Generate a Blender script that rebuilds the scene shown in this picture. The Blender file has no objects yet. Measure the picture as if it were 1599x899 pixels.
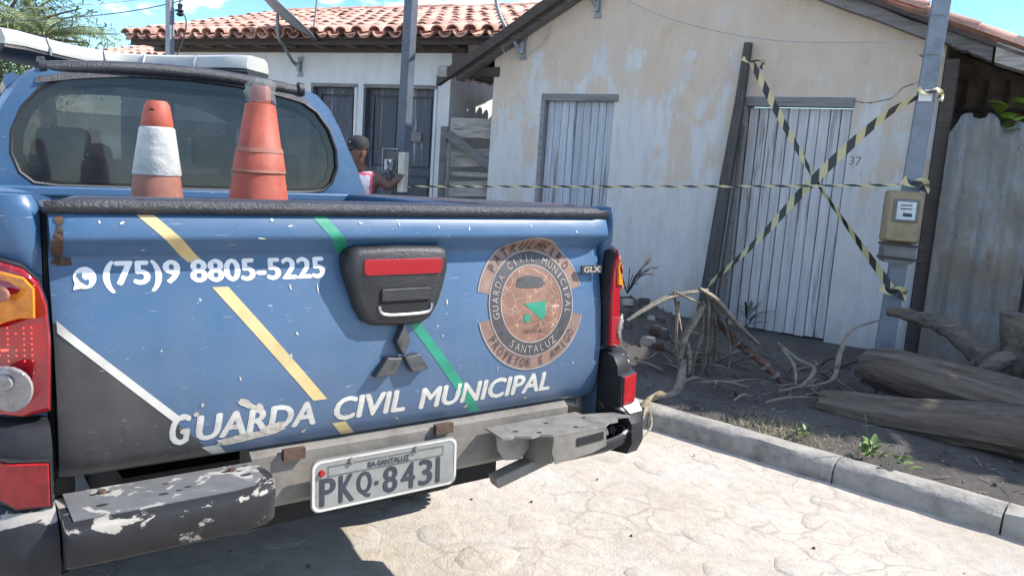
import bpy, bmesh, math, random
from mathutils import Vector, Matrix, Euler
from math import sin, cos, pi, radians as R
random.seed(7)
S = bpy.context.scene
COL = S.collection
# ---------------------------------------------------------------- camera
cd = bpy.data.cameras.new('camera'); cam = bpy.data.objects.new('camera', cd); COL.objects.link(cam)
S.camera = cam
cd.sensor_width = 36; cd.lens = 1250/1599*36; cd.clip_start = .05; cd.clip_end = 2000
_p, _r = R(8.53), R(3.83)
_f = Vector((0, cos(_p), -sin(_p))); _u0 = Vector((0, sin(_p), cos(_p))); _x0 = Vector((1, 0, 0))
_x = cos(_r)*_x0 + sin(_r)*_u0; _u = cos(_r)*_u0 - sin(_r)*_x0
cam.matrix_world = Matrix(((_x.x, _u.x, -_f.x, 0), (_x.y, _u.y, -_f.y, 0), (_x.z, _u.z, -_f.z, 1.41), (0, 0, 0, 1)))
# ---------------------------------------------------------------- sky and sun
SUN_EL, SUN_PHI = R(44), R(5)            # phi: direction towards the sun measured from +X to +Y
W = bpy.data.worlds.new('World'); S.world = W; W.use_nodes = True
nt = W.node_tree; nt.nodes.clear()
def wn(t, **k):
    n = nt.nodes.new(t)
    for a, b in k.items(): setattr(n, a, b)
    return n
sky = wn('ShaderNodeTexSky', sky_type='NISHITA', sun_disc=False, sun_elevation=SUN_EL, sun_rotation=pi/2-SUN_PHI)
sky.air_density = 1.0; sky.dust_density = .25; sky.ozone_density = 2.5
bg = wn('ShaderNodeBackground'); wo = wn('ShaderNodeOutputWorld')
tc = wn('ShaderNodeTexCoord'); mp = wn('ShaderNodeMapping'); mp.inputs['Scale'].default_value = (1, 1, 2.2); mp.inputs['Location'].default_value = (3.1, 1.7, .4)
nz = wn('ShaderNodeTexNoise'); nz.inputs['Scale'].default_value = 5.2; nz.inputs['Detail'].default_value = 9; nz.inputs['Roughness'].default_value = .56
rp = wn('ShaderNodeValToRGB'); rp.color_ramp.elements[0].position = .53; rp.color_ramp.elements[1].position = .63
mx = wn('ShaderNodeMixRGB'); mx.inputs['Color2'].default_value = (10.5, 10.6, 11, 1)
L = nt.links.new
L(tc.outputs['Generated'], mp.inputs['Vector']); L(mp.outputs['Vector'], nz.inputs['Vector']); L(nz.outputs['Fac'], rp.inputs['Fac'])
L(rp.outputs['Color'], mx.inputs['Fac']); hs = wn('ShaderNodeHueSaturation'); hs.inputs['Saturation'].default_value = 1.3; L(sky.outputs['Color'], hs.inputs['Color']); L(hs.outputs['Color'], mx.inputs['Color1']); L(mx.outputs['Color'], bg.inputs['Color'])
bg.inputs['Strength'].default_value = .15
L(bg.outputs['Background'], wo.inputs['Surface'])
sl = bpy.data.lights.new('sun', 'SUN'); sun = bpy.data.objects.new('sun', sl); COL.objects.link(sun)
sl.energy = 4.6; sl.angle = R(.5); sl.color = (1, .95, .87)
sd = Vector((cos(SUN_EL)*cos(SUN_PHI), cos(SUN_EL)*sin(SUN_PHI), sin(SUN_EL)))
sun.rotation_euler = sd.to_track_quat('Z', 'Y').to_euler(); sun.location = (6, 0, 9)
S.view_settings.view_transform = 'Standard'; S.view_settings.look = 'None'; S.view_settings.gamma = 1
S.view_settings.exposure = .85
# ---------------------------------------------------------------- helpers
def link(o, parent=None):
    COL.objects.link(o)
    if parent: o.parent = parent
    return o
def tag(o, label=None, cat=None, group=None, kind=None):
    if label: o['label'] = label
    if cat: o['category'] = cat
    if group: o['group'] = group
    if kind: o['kind'] = kind
    return o
def empty(name, loc=(0, 0, 0), rz=0, parent=None):
    o = bpy.data.objects.new(name, None); o.empty_display_size = .1
    o.location = loc; o.rotation_euler = (0, 0, rz)
    return link(o, parent)
class MB:
    def __init__(s): s.v = []; s.f = []; s.m = []; s.uv = None
    def add(s, vs, fs, mi=0):
        b = len(s.v); s.v += [tuple(p) for p in vs]
        for q in fs: s.f.append(tuple(b+i for i in q)); s.m.append(mi)
    def box(s, x0, x1, y0, y1, z0, z1, mi=0, M=None):
        vs = [Vector((x, y, z)) for z in (z0, z1) for y in (y0, y1) for x in (x0, x1)]
        if M is not None: vs = [M @ p for p in vs]
        s.add(vs, [(0, 2, 3, 1), (4, 5, 7, 6), (0, 1, 5, 4), (2, 6, 7, 3), (0, 4, 6, 2), (1, 3, 7, 5)], mi)
        return s
    def bar(s, a, b, w, h, mi=0, roll=0):
        a, b = Vector(a), Vector(b); d = b-a
        q = d.to_track_quat('Y', 'Z').to_matrix().to_4x4()
        M = Matrix.Translation(a) @ q @ Matrix.Rotation(roll, 4, 'Y')
        return s.box(-w/2, w/2, 0, d.length, -h/2, h/2, mi, M)
    def tube(s, pts, rad, n=8, mi=0, cap=True, flat=1.0, up=(0, 0, 1)):
        pts = [Vector(p) for p in pts]; k = len(pts)
        rad = [rad]*k if not hasattr(rad, '__len__') else rad
        vs = []; prev = None
        for i, p in enumerate(pts):
            d = (pts[min(i+1, k-1)]-pts[max(i-1, 0)]).normalized()
            ref = prev if prev is not None else Vector(up)
            if abs(d.dot(ref)) > .95: ref = Vector((1, 0, 0)) if abs(d.x) < .9 else Vector((0, 1, 0))
            a = d.cross(ref).normalized(); b = a.cross(d).normalized(); prev = b
            for j in range(n):
                t = 2*pi*j/n; vs.append(p + rad[i]*(a*cos(t)+b*sin(t)*flat))
        fs = [(i*n+j, i*n+(j+1) % n, (i+1)*n+(j+1) % n, (i+1)*n+j) for i in range(k-1) for j in range(n)]
        if cap: fs += [tuple(range(n-1, -1, -1)), tuple((k-1)*n+j for j in range(n))]
        s.add(vs, fs, mi); return s
    def prism(s, poly, a0, a1, f, mi=0):
        """poly 2-D, f(p, a) -> 3-D"""
        n = len(poly)
        s.add([f(p, a0) for p in poly]+[f(p, a1) for p in poly],
              [tuple(range(n)), tuple(range(2*n-1, n-1, -1))]+[(i, i+n, (i+1) % n+n, (i+1) % n) for i in range(n)], mi); return s
    def loft(s, rings, mi=0, cap=True, closed=True):
        n = len(rings[0]); vs = [p for r in rings for p in r]; k = len(rings)
        e = n if closed else n-1
        fs = [(i*n+j, i*n+(j+1) % n, (i+1)*n+(j+1) % n, (i+1)*n+j) for i in range(k-1) for j in range(e)]
        if cap: fs += [tuple(range(n-1, -1, -1)), tuple((k-1)*n+j for j in range(n))]
        s.add(vs, fs, mi); return s
    def grid(s, fn, nu, nv, mi=0):
        vs = [fn(i/nu, j/nv) for j in range(nv+1) for i in range(nu+1)]
        s.add(vs, [(j*(nu+1)+i, j*(nu+1)+i+1, (j+1)*(nu+1)+i+1, (j+1)*(nu+1)+i) for j in range(nv) for i in range(nu)], mi); return s
    def mesh(s, name, mats, smooth=False, recalc=True, weld=False):
        me = bpy.data.meshes.new(name); me.from_pydata(s.v, [], s.f)
        for m in (mats if isinstance(mats, (list, tuple)) else [mats]): me.materials.append(m)
        me.polygons.foreach_set('material_index', s.m)
        if recalc or weld:
            b = bmesh.new(); b.from_mesh(me)
            if weld: bmesh.ops.remove_doubles(b, verts=b.verts, dist=1e-5)
            if recalc: bmesh.ops.recalc_face_normals(b, faces=b.faces)
            b.to_mesh(me); b.free()
        if smooth:
            me.polygons.foreach_set('use_smooth', [True]*len(me.polygons)); me.set_sharp_from_angle(angle=R(smooth if smooth is not True else 38))
        return me
    def build(s, name, mats, parent=None, smooth=False, bevel=0, seg=2, recalc=True, weld=False):
        o = bpy.data.objects.new(name, s.mesh(name, mats, smooth, recalc, weld)); link(o, parent)
        if bevel:
            m = o.modifiers.new('bevel', 'BEVEL'); m.width = bevel; m.segments = seg; m.limit_method = 'ANGLE'; m.angle_limit = R(40)
        return o
def BX(name, mat, parent, x0, x1, y0, y1, z0, z1, bevel=0, M=None):
    return MB().box(x0, x1, y0, y1, z0, z1, 0, M).build(name, mat, parent, bevel=bevel)
_tcache = {}
def text2d(body, bold=0.0):
    """filled outline of a word as (points, faces), unit height"""
    key = (body, bold)
    if key in _tcache: return _tcache[key]
    c = bpy.data.curves.new('lettering', 'FONT'); c.body = body; c.size = 1; c.offset = bold; c.resolution_u = 3
    o = bpy.data.objects.new('lettering', c); COL.objects.link(o)
    dg = bpy.context.evaluated_depsgraph_get(); dg.update()
    me = o.evaluated_get(dg).to_mesh()
    vs = [(v.co.x, v.co.y) for v in me.vertices]; fs = [tuple(p.vertices) for p in me.polygons]
    o.evaluated_get(dg).to_mesh_clear(); bpy.data.objects.remove(o); bpy.data.curves.remove(c)
    _tcache[key] = (vs, fs); return vs, fs
def fit(vs, x0, x1, y0, y1, slant=0):
    ax = min(p[0] for p in vs); bx = max(p[0] for p in vs); ay = min(p[1] for p in vs); by = max(p[1] for p in vs)
    out = []
    for x, y in vs:
        t = (y-ay)/(by-ay); out.append((x0+(x-ax)/(bx-ax)*(x1-x0)+slant*t, y0+t*(y1-y0)))
    return out
def cr(pts, n=6):
    """Catmull-Rom through points"""
    pts = [Vector(p) for p in pts]; out = []
    for i in range(len(pts)-1):
        a, b, c, d = pts[max(i-1, 0)], pts[i], pts[i+1], pts[min(i+2, len(pts)-1)]
        for k in range(n):
            t = k/n; out.append(.5*((2*b)+(c-a)*t+(2*a-5*b+4*c-d)*t*t+(3*b-a-3*c+d)*t**3))
    out.append(pts[-1]); return out
# ---------------------------------------------------------------- materials
class NM:
    def __init__(s, name):
        s.mat = bpy.data.materials.new(name); s.mat.use_nodes = True; s.t = s.mat.node_tree
        s.b = s.t.nodes['Principled BSDF']; s.tc = s.t.nodes.new('ShaderNodeTexCoord'); s.co = s.tc.outputs['Object']
    def use_pos(s): s.co = s.n('ShaderNodeNewGeometry').outputs['Position']; return s
    def n(s, ty, **k):
        q = s.t.nodes.new(ty)
        for a, b in k.items(): setattr(q, a, b)
        return q
    def l(s, a, b): s.t.links.new(a, b)
    def scaled(s, sc, co=None):
        m = s.n('ShaderNodeMapping'); m.inputs['Scale'].default_value = sc if hasattr(sc, '__len__') else (sc,)*3; s.l(co or s.co, m.inputs['Vector']); return m.outputs['Vector']
    def noise(s, sc, det=4, rough=.55, dist=0, co=None):
        q = s.n('ShaderNodeTexNoise'); q.inputs['Scale'].default_value = 1; q.inputs['Detail'].default_value = det; q.inputs['Roughness'].default_value = rough; q.inputs['Distortion'].default_value = dist
        s.l(s.scaled(sc, co), q.inputs['Vector']); return q.outputs['Fac']
    def ramp(s, fac, *st):
        q = s.n('ShaderNodeValToRGB'); e = q.color_ramp.elements
        while len(e) < len(st): e.new(.5)
        for x, (p, c) in zip(e, st): x.position = p; x.color = (c, c, c, 1) if not hasattr(c, '__len__') else (*c, 1)
        s.l(fac, q.inputs['Fac']); return q.outputs['Color']
    def mix(s, fac, a, b, mode='MIX'):
        q = s.n('ShaderNodeMixRGB', blend_type=mode)
        for k, x in (('Fac', fac), ('Color1', a), ('Color2', b)):
            if hasattr(x, 'is_linked') or hasattr(x, 'links'): s.l(x, q.inputs[k])
            elif hasattr(x, '__len__'): q.inputs[k].default_value = (*x, 1)
            else: q.inputs[k].default_value = x if k == 'Fac' else (x, x, x, 1)
        return q.outputs['Color']
    def math(s, op, a, b=0):
        q = s.n('ShaderNodeMath', operation=op)
        for i, x in ((0, a), (1, b)):
            if hasattr(x, 'links'): s.l(x, q.inputs[i])
            else: q.inputs[i].default_value = x
        return q.outputs[0]
    def sep(s, co=None):
        q = s.n('ShaderNodeSeparateXYZ'); s.l(co or s.co, q.inputs[0]); return q.outputs
    def color(s, c):
        if hasattr(c, 'links'): s.l(c, s.b.inputs['Base Color'])
        else: s.b.inputs['Base Color'].default_value = (*c, 1)
        return s
    def set(s, **k):
        for a, b in k.items():
            i = s.b.inputs[a.replace('_', ' ')]
            if hasattr(b, 'links'): s.l(b, i)
            else: i.default_value = b
        return s
    def bump(s, h, strength=.4, dist=.01):
        q = s.n('ShaderNodeBump'); q.inputs['Strength'].default_value = strength; q.inputs['Distance'].default_value = dist
        s.l(h, q.inputs['Height']); s.l(q.outputs[0], s.b.inputs['Normal']); return s
def plain(name, c, rough=.6, metal=0, var=.18, sc=14, bump=0, bsc=60, c2=None, rnd=0):
    m = NM(name); c2 = c2 or tuple(x*(1-var*1.6) for x in c); hi = tuple(min(1, x*(1+var)) for x in c)
    col = m.ramp(m.noise(sc, 6, .65), (.3, c2), (.5, c), (.72, hi))
    if rnd:
        oi = m.n('ShaderNodeObjectInfo'); h = m.n('ShaderNodeHueSaturation'); m.l(col, h.inputs['Color'])
        m.l(m.math('ADD', m.math('MULTIPLY', oi.outputs['Random'], rnd), 1-rnd/2), h.inputs['Value']); col = h.outputs['Color']
    m.color(col).set(Roughness=rough, Metallic=metal)
    if bump: m.bump(m.noise(bsc, 5, .6), bump, .01)
    return m.mat
def wood(name, c, c2, stretch=(60, 60, 3), rough=.85, bump=.6, chip=None, rnd=.25):
    m = NM(name); g = m.noise(stretch, 6, .7, .4)
    col = m.ramp(g, (.3, c2), (.52, c), (.75, tuple(min(1, x*1.25) for x in c)))
    if chip:
        k = m.noise(tuple(x*.35 for x in stretch), 8, .75); col = m.mix(m.ramp(k, (.55, 0), (.62, 1)), col, chip)
    oi = m.n('ShaderNodeObjectInfo'); h = m.n('ShaderNodeHueSaturation'); m.l(col, h.inputs['Color'])
    m.l(m.math('ADD', m.math('MULTIPLY', oi.outputs['Random'], rnd), 1-rnd/2), h.inputs['Value'])
    m.color(h.outputs['Color']).set(Roughness=rough).bump(g, bump, .006); return m.mat
def glassy(name, tint, alpha, dust=.1, rough=.03, speck=True):
    m = NM(name); m.color(tint).set(Roughness=rough, IOR=1.45)
    tr = m.n('ShaderNodeBsdfTransparent'); tr.inputs[0].default_value = (.75, .82, .84, 1)
    mxs = m.n('ShaderNodeMixShader'); o = m.t.nodes['Material Output']
    df = m.n('ShaderNodeBsdfDiffuse'); df.inputs[0].default_value = (.42, .42, .40, 1)
    m2 = m.n('ShaderNodeMixShader')
    d = m.ramp(m.noise(5, 7, .7), (.35, 0), (.8, dust))
    if speck: d = m.mix(1, d, m.ramp(m.math('ADD', m.noise(85, 2, .5), m.math('MULTIPLY', m.noise(3, 3, .6), .16)), (.80, 0), (.86, .45)), 'ADD')
    m.l(d, m2.inputs[0]); mxs.inputs[0].default_value = alpha
    m.l(tr.outputs[0], mxs.inputs[1]); m.l(m.b.outputs[0], mxs.inputs[2]); m.l(mxs.outputs[0], m2.inputs[1]); m.l(df.outputs[0], m2.inputs[2]); m.l(m2.outputs[0], o.inputs['Surface'])
    return m.mat
def emit(name, c, st):
    m = NM(name); m.color(c).set(Emission_Color=(*c, 1), Emission_Strength=st, Roughness=.2); return m.mat
BLUE = (.027, .080, .165)
def paint(name, base, dusty=.35, tail=False):
    m = NM(name)
    x, y, z = m.sep()
    col = m.mix(m.ramp(m.noise(2.2, 4, .5), (.3, 0), (.7, 1)), base, tuple(min(1, c*1.25+.012) for c in base))
    if tail:   # black painted corner under the white stripe
        ln = m.math('ADD', m.math('MULTIPLY', x, 1.045), z)     # z + 1.045 x = 0.312 along the stripe
        k = m.math('LESS_THAN', ln, .312); col = m.mix(k, col, (.012, .013, .016))
    # rising road dust
    dn = m.math('ADD', m.math('MULTIPLY', m.noise((9, 9, 4), 6, .7), .5), m.math('MULTIPLY', z, -.55))
    d = m.ramp(dn, (-.0, dusty*0), (.001, dusty*.0), (.0, 0))
    dd = m.n('ShaderNodeMapRange'); m.l(dn, dd.inputs[0]); dd.inputs[1].default_value = -.42; dd.inputs[2].default_value = -.02; dd.inputs[4].default_value = dusty
    col = m.mix(dd.outputs[0], col, (.19, .18, .17))
    col = m.mix(m.ramp(m.noise((30, 30, 130), 4, .6), (.62, 0), (.8, .12)), col, (.45, .45, .45))
    sp = m.ramp(m.noise(26, 3, .55), (.75, 0), (.765, .7)); col = m.mix(sp, col, (.45, .47, .49))          # chips
    sc = m.ramp(m.noise((14, 14, 120), 3, .5, 2.5), (.70, 0), (.735, .5)); col = m.mix(sc, col, (.5, .52, .55))  # scratches
    m.color(col).set(Roughness=m.ramp(m.noise(6, 5, .6), (.3, .34), (.7, .56)), Coat_Weight=.18, Coat_Roughness=.25)
    m.bump(m.noise(5, 2, .5), .05, .02)
    return m.mat
M_ = {}
M_['blue'] = paint('blue_paint', BLUE, .25)
M_['tail'] = paint('tailgate_paint', BLUE, .34, True)
M_['black'] = plain('black_plastic', (.022, .022, .024), .5, 0, .3, 20, .25, 160)
M_['trim'] = plain('trim_cap', (.030, .030, .036), .33, 0, .3, 30, .55, 150)
M_['dark'] = plain('dark_void', (.012, .012, .013), .9)
M_['rail'] = plain('bed_rail_cap', (.075, .055, .06), .5, 0, .4, 12)
def chipped(name, base, chip, th=.55, sc=9, lip=False):
    m = NM(name); k0 = m.noise((sc, sc, sc*1.6), 9, .66, .6)
    if lip:   # knocks along the upper lip
        e = m.math('ABSOLUTE', m.math('SUBTRACT', m.sep()[2], .708)); k0 = m.math('ADD', k0, m.math('MAXIMUM', m.math('SUBTRACT', .13, m.math('MULTIPLY', e, 7.5)), 0))
    k = m.ramp(k0, (th, 0), (th+.02, 1))
    col = m.mix(k, m.mix(m.noise(30, 4), base, tuple(x*2.2 for x in base)), m.mix(m.noise(40, 4), chip, tuple(x*.6 for x in chip)))
    m.color(col).set(Roughness=.5, Specular_IOR_Level=.25).bump(k, .25, -.002); return m.mat
M_['bump'] = chipped('chipped_bumper', (.014, .014, .016), (.40, .37, .33), .60, 8, True)
M_['bumptop'] = chipped('worn_step', (.075, .077, .08), (.42, .40, .37), .56, 14)
M_['beam'] = plain('dusty_steel', (.175, .16, .14), .75, .0, .25, 9, .2, 40)
M_['rust'] = plain('rust', (.085, .05, .035), .9, 0, .4, 40, .4, 120)
M_['bent'] = plain('bent_steel', (.235, .225, .21), .55, .3, .25, 18, .2, 60)
M_['redlens'] = NM('red_lens').color((.30, .008, .016)).set(Roughness=.12, Coat_Weight=.6, Coat_Roughness=.05).mat
M_['reddull'] = plain('red_reflector', (.30, .012, .016), .3, 0, .25, 60)
M_['amber'] = plain('amber_lens', (.62, .20, .02), .18, 0, .25, 60)
M_['clear'] = plain('clear_lens', (.25, .225, .22), .12, .0, .25, 50)
M_['led'] = emit('lit_brake_led', (1, .03, .02), 5)
M_['chrome'] = NM('chrome').color((.72, .72, .74)).set(Roughness=.18, Metallic=1.0).mat
M_['vinyl_w'] = plain('white_vinyl', (.76, .76, .75), .45, 0, .07, 10)
M_['vinyl_grey'] = plain('aged_white_vinyl', (.50, .48, .44), .5, 0, .14, 14)
M_['vinyl_y'] = plain('yellow_vinyl', (.52, .40, .19), .5, 0, .14, 12)
M_['vinyl_g'] = plain('green_vinyl', (.018, .22, .14), .5, 0, .12, 14)
def sticker():
    m = NM('faded_crest'); v = m.n('ShaderNodeTexVoronoi', feature='DISTANCE_TO_EDGE'); v.inputs['Scale'].default_value = 30
    dn = m.n('ShaderNodeTexNoise'); dn.inputs['Scale'].default_value = 14; m.l(m.co, dn.inputs['Vector'])
    va = m.n('ShaderNodeVectorMath', operation='MULTIPLY_ADD'); m.l(dn.outputs['Color'], va.inputs[0]); va.inputs[1].default_value = (.09, .09, .09); m.l(m.co, va.inputs[2]); m.l(va.outputs[0], v.inputs['Vector'])
    c = m.ramp(m.noise(9, 5), (.3, (.14, .07, .05)), (.55, (.21, .11, .078)), (.75, (.27, .155, .115)))
    c = m.mix(m.ramp(v.outputs[0], (.0, 1), (.022, 0)), c, (.48, .32, .22)); m.color(c).set(Roughness=.5); return m.mat
M_['crest'] = sticker()
M_['crestbrown'] = plain('crest_scroll', (.215, .135, .105), .5, 0, .2, 25)
M_['crestring'] = plain('crest_ring', (.055, .05, .055), .5, 0, .3, 25)
M_['crestpale'] = plain('crest_letters', (.31, .275, .25), .5)
M_['ink'] = plain('dark_ink', (.03, .033, .045), .6, 0, .3, 30)
M_['plate'] = plain('plate_enamel', (.22, .22, .208), .45, 0, .12, 20)
M_['steel'] = plain('scuffed_steel', (.42, .42, .42), .4, .8, .2, 20)
M_['glass'] = glassy('rear_glass', (.008, .012, .018), .90, .07)
M_['sideglass'] = glassy('side_glass', (.012, .015, .018), .5, .08, .03, False)
M_['frit'] = NM('black_glass_border').color((.008, .009, .012)).set(Roughness=.12).mat
M_['tyre'] = plain('tyre_rubber', (.028, .027, .026), .85, 0, .25, 20, .3, 60)
M_['seat'] = plain('seat_cloth', (.035, .035, .04), .9, 0, .3, 30)
M_['barlens'] = plain('light_bar_lens', (.40, .40, .37), .25, 0, .1, 9)
M_['cone'] = plain('cone_orange', (.36, .075, .045), .62, 0, .3, 7, .15, 30)
M_['conedirty'] = plain('cone_dirty_orange', (.29, .115, .08), .7, 0, .3, 9, .15, 30)
M_['conew'] = plain('reflective_band', (.45, .45, .44), .5, 0, .12, 22, .5, 35)
M_['cling'] = glassy('clear_plastic', (.8, .8, .8), .10, .16, .08)
# ================================================================ ground, road, kerb
def dusty_ground(name, a, b, c, sc=1.0, bump=.5):
    m = NM(name).use_pos(); n1 = m.noise(1.1*sc, 6, .6); n2 = m.noise(16*sc, 6, .7); n3 = m.noise(90, 4, .7)
    col = m.ramp(n1, (.3, a), (.52, b), (.75, c)); col = m.mix(m.ramp(n2, (.33, .45), (.58, 0)), col, tuple(x*.68 for x in a))
    col = m.mix(m.ramp(n3, (.66, 0), (.74, .5)), col, tuple(x*.45 for x in a))
    if name == 'sandy_road':
        mr = m.n('ShaderNodeMapping'); mr.inputs['Rotation'].default_value = (0, 0, R(47)); m.l(m.co, mr.inputs['Vector'])
        st = m.noise((.45, 2.6, 1), 5, .6, .3, mr.outputs['Vector']); col = m.mix(m.ramp(st, (.52, 0), (.66, .45)), col, (.33, .305, .275))
        vo = m.n('ShaderNodeTexVoronoi', feature='DISTANCE_TO_EDGE'); vo.inputs['Scale'].default_value = 5.4; wv = m.n('ShaderNodeTexNoise'); wv.inputs['Scale'].default_value = 3.5; wv.inputs['Detail'].default_value = 5; m.l(m.co, wv.inputs['Vector'])
        va = m.n('ShaderNodeVectorMath', operation='MULTIPLY_ADD'); m.l(wv.outputs['Color'], va.inputs[0]); va.inputs[1].default_value = (.22, .22, 0); m.l(m.co, va.inputs[2]); m.l(va.outputs[0], vo.inputs['Vector'])
        jn = m.math('MULTIPLY', m.ramp(vo.outputs[0], (.012, .7), (.045, 0)), m.ramp(m.noise(1.7, 4, .6), (.42, 0), (.58, 1))); col = m.mix(jn, col, (.29, .25, .21))
        pt = m.ramp(m.noise(3.3, 3, .5, .8), (.54, 0), (.62, .35)); col = m.mix(pt, col, (.44, .435, .42))
        cr_ = m.noise((9, 40, 1), 5, .7, 1.5, mr.outputs['Vector']); col = m.mix(m.ramp(cr_, (.70, 0), (.76, .4)), col, (.2, .175, .15))
    m.color(col).set(Roughness=.95)
    h = m.math('ADD', m.math('MULTIPLY', n2, .7), m.math('MULTIPLY', n3, .3)); m.bump(h, bump, .03); return m.mat
M_['road'] = dusty_ground('sandy_road', (.40, .345, .285), (.48, .42, .355), (.53, .47, .405), 1, .55)
def stone_mat():
    m = NM('dusty_paver'); n2 = m.noise(14, 6, .7); n3 = m.noise(70, 4, .7)
    oi = m.n('ShaderNodeObjectInfo')
    col = m.mix(oi.outputs['Random'], (.44, .395, .34), (.51, .465, .405)); col = m.mix(m.ramp(n2, (.38, .5), (.6, 0)), col, (.32, .30, .28))
    col = m.mix(m.ramp(n3, (.66, 0), (.74, .4)), col, (.2, .18, .16))
    m.color(col).set(Roughness=.92).bump(n2, .5, .01); return m.mat
M_['paver'] = stone_mat()
M_['soil'] = dusty_ground('grey_soil', (.065, .058, .052), (.105, .093, .083), (.15, .132, .115), 2.2, .9)
M_['kerb'] = plain('kerb_concrete', (.29, .27, .24), .92, 0, .35, 5, .9, 30, (.13, .12, .105))
from mathutils import noise as mn
KD = Vector((.755, -.656, 0)); KN = Vector((.656, .755, 0)); K0 = Vector((1.65, 3.70, 0))
def kp(t, d, z=0): return K0+KD*t+KN*d+Vector((0, 0, z))
# road: one sheet to the horizon, finer near the camera
def road():
    b = MB(); ts = [-400, -60, -14]+[-9+.5*i for i in range(33)]+[12, 30, 400]; ds = [-400, -60, -9]+[-5+.25*i for i in range(21)]
    P = [[kp(t, d, (.012*mn.noise(Vector((t*.9, d*.9, 3)))+.004*mn.noise(Vector((t*4, d*4, 1))) if abs(t) < 10 and d > -6 and d < -.05 else 0)-.004) for t in ts] for d in ds]
    n = len(ts); b.add([p for r in P for p in r], [(j*n+i, j*n+i+1, (j+1)*n+i+1, (j+1)*n+i) for j in range(len(ds)-1) for i in range(n-1)])
    return tag(b.build('road', M_['road'], smooth=True), kind='structure')
ROAD = road()
def stone_mesh(k):
    rnd = random.Random(k); n = 11; r = []; ex = rnd.uniform(.9, 1.3)
    for i in range(n):
        a = 2*pi*(i+rnd.uniform(-.25, .25))/n; q = rnd.uniform(.86, 1.06); r.append((q*cos(a)*ex, q*sin(a)/ex))
    b = MB(); b.loft([[(x*1.05, y*1.05, -.008) for x, y in r], [(x*.96, y*.96, -.001) for x, y in r], [(x*.80, y*.80, .0035) for x, y in r], [(x*.45, y*.45, .0055) for x, y in r]])
    return b.mesh('paving_stone', M_['road'], 80)
SM = [stone_mesh(k) for k in range(9)]
rs = random.Random(3); cnt = 0
for i in range(-9, 13):
    for j in range(0, 15):
        t = i*.30+rs.uniform(-.05, .05)+(j % 2)*.15-.6; d = -.22-j*.26+rs.uniform(-.04, .04)
        p = kp(t, d)
        if p.y < 1.9 or p.x < -1.2 or rs.random() < .34: continue
        o = bpy.data.objects.new('paving_stone', rs.choice(SM)); link(o, ROAD); cnt += 1
        o.location = (p.x, p.y, -.0052+.012*mn.noise(Vector((t*.9, d*.9, 3)))+rs.uniform(-.003, .002)); q = rs.uniform(.09, .13)
        o.scale = (q, q, 1); o.rotation_euler = (rs.uniform(-.012, .012), rs.uniform(-.012, .012), R(-41)+rs.uniform(-.35, .35))
# pavement: bare soil behind the kerb
def soil_z(p, d):
    z = .088+.03*min(1, max(0, d/2.4))+.022*mn.noise(Vector((p.x*1.3, p.y*1.3, 0)))+.008*mn.noise(Vector((p.x*6, p.y*6, 2)))
    q = (p-Vector((.75, 6.5, 0))).length; z += .32*math.exp(-(q/.75)**2)*(1+.35*mn.noise(Vector((p.x*4, p.y*4, 5))))
    return z
def pave():
    b = MB(); ts = [-60, -14]+[-9+.16*i for i in range(92)]+[9, 30]; ds = [.14+.16*i for i in range(30)]+[6, 9, 40]
    P = []
    for d in ds:
        for t in ts:
            p = kp(t, d); P.append((p.x, p.y, soil_z(p, d) if d > .15 else .07))
    n = len(ts); b.add(P, [(j*n+i, j*n+i+1, (j+1)*n+i+1, (j+1)*n+i) for j in range(len(ds)-1) for i in range(n-1)])
    return tag(b.build('pavement', M_['soil'], smooth=True), kind='structure')
pave()
KERB = tag(empty('kerb'), kind='structure')
def kerb_stone(t0, t1, k, crack=False):
    rnd = random.Random(k); n = max(4, int((t1-t0)/.12)); rings = []
    for i in range(n+1):
        t = t0+(t1-t0)*i/n; e = .006 if i in (0, n) else 0
        a = [kp(t, 0+e+rnd.uniform(-.006, .006), -.05), kp(t, .004+e+rnd.uniform(-.006, .010), .070-e+rnd.uniform(-.010, .006)), kp(t, .026+e+rnd.uniform(-.008, .012), .098-e+rnd.uniform(-.008, .003)),
             kp(t, .10, .103+rnd.uniform(-.003, .002)), kp(t, .155+rnd.uniform(-.006, .01), .097), kp(t, .16, -.05)]
        rings.append(a)
    MB().loft(rings).build('kerb_stone', M_['kerb'], KERB, smooth=45)
t = -9.0; k = 0
for ln in [2.2, 2.1, 1.9, 1.7, 1.05, .72, .78, .52, .055, .9, 1.1, 1.0, 1.3]:
    kerb_stone(t+.004, t+ln-.004, k); t += ln; k += 1
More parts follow.
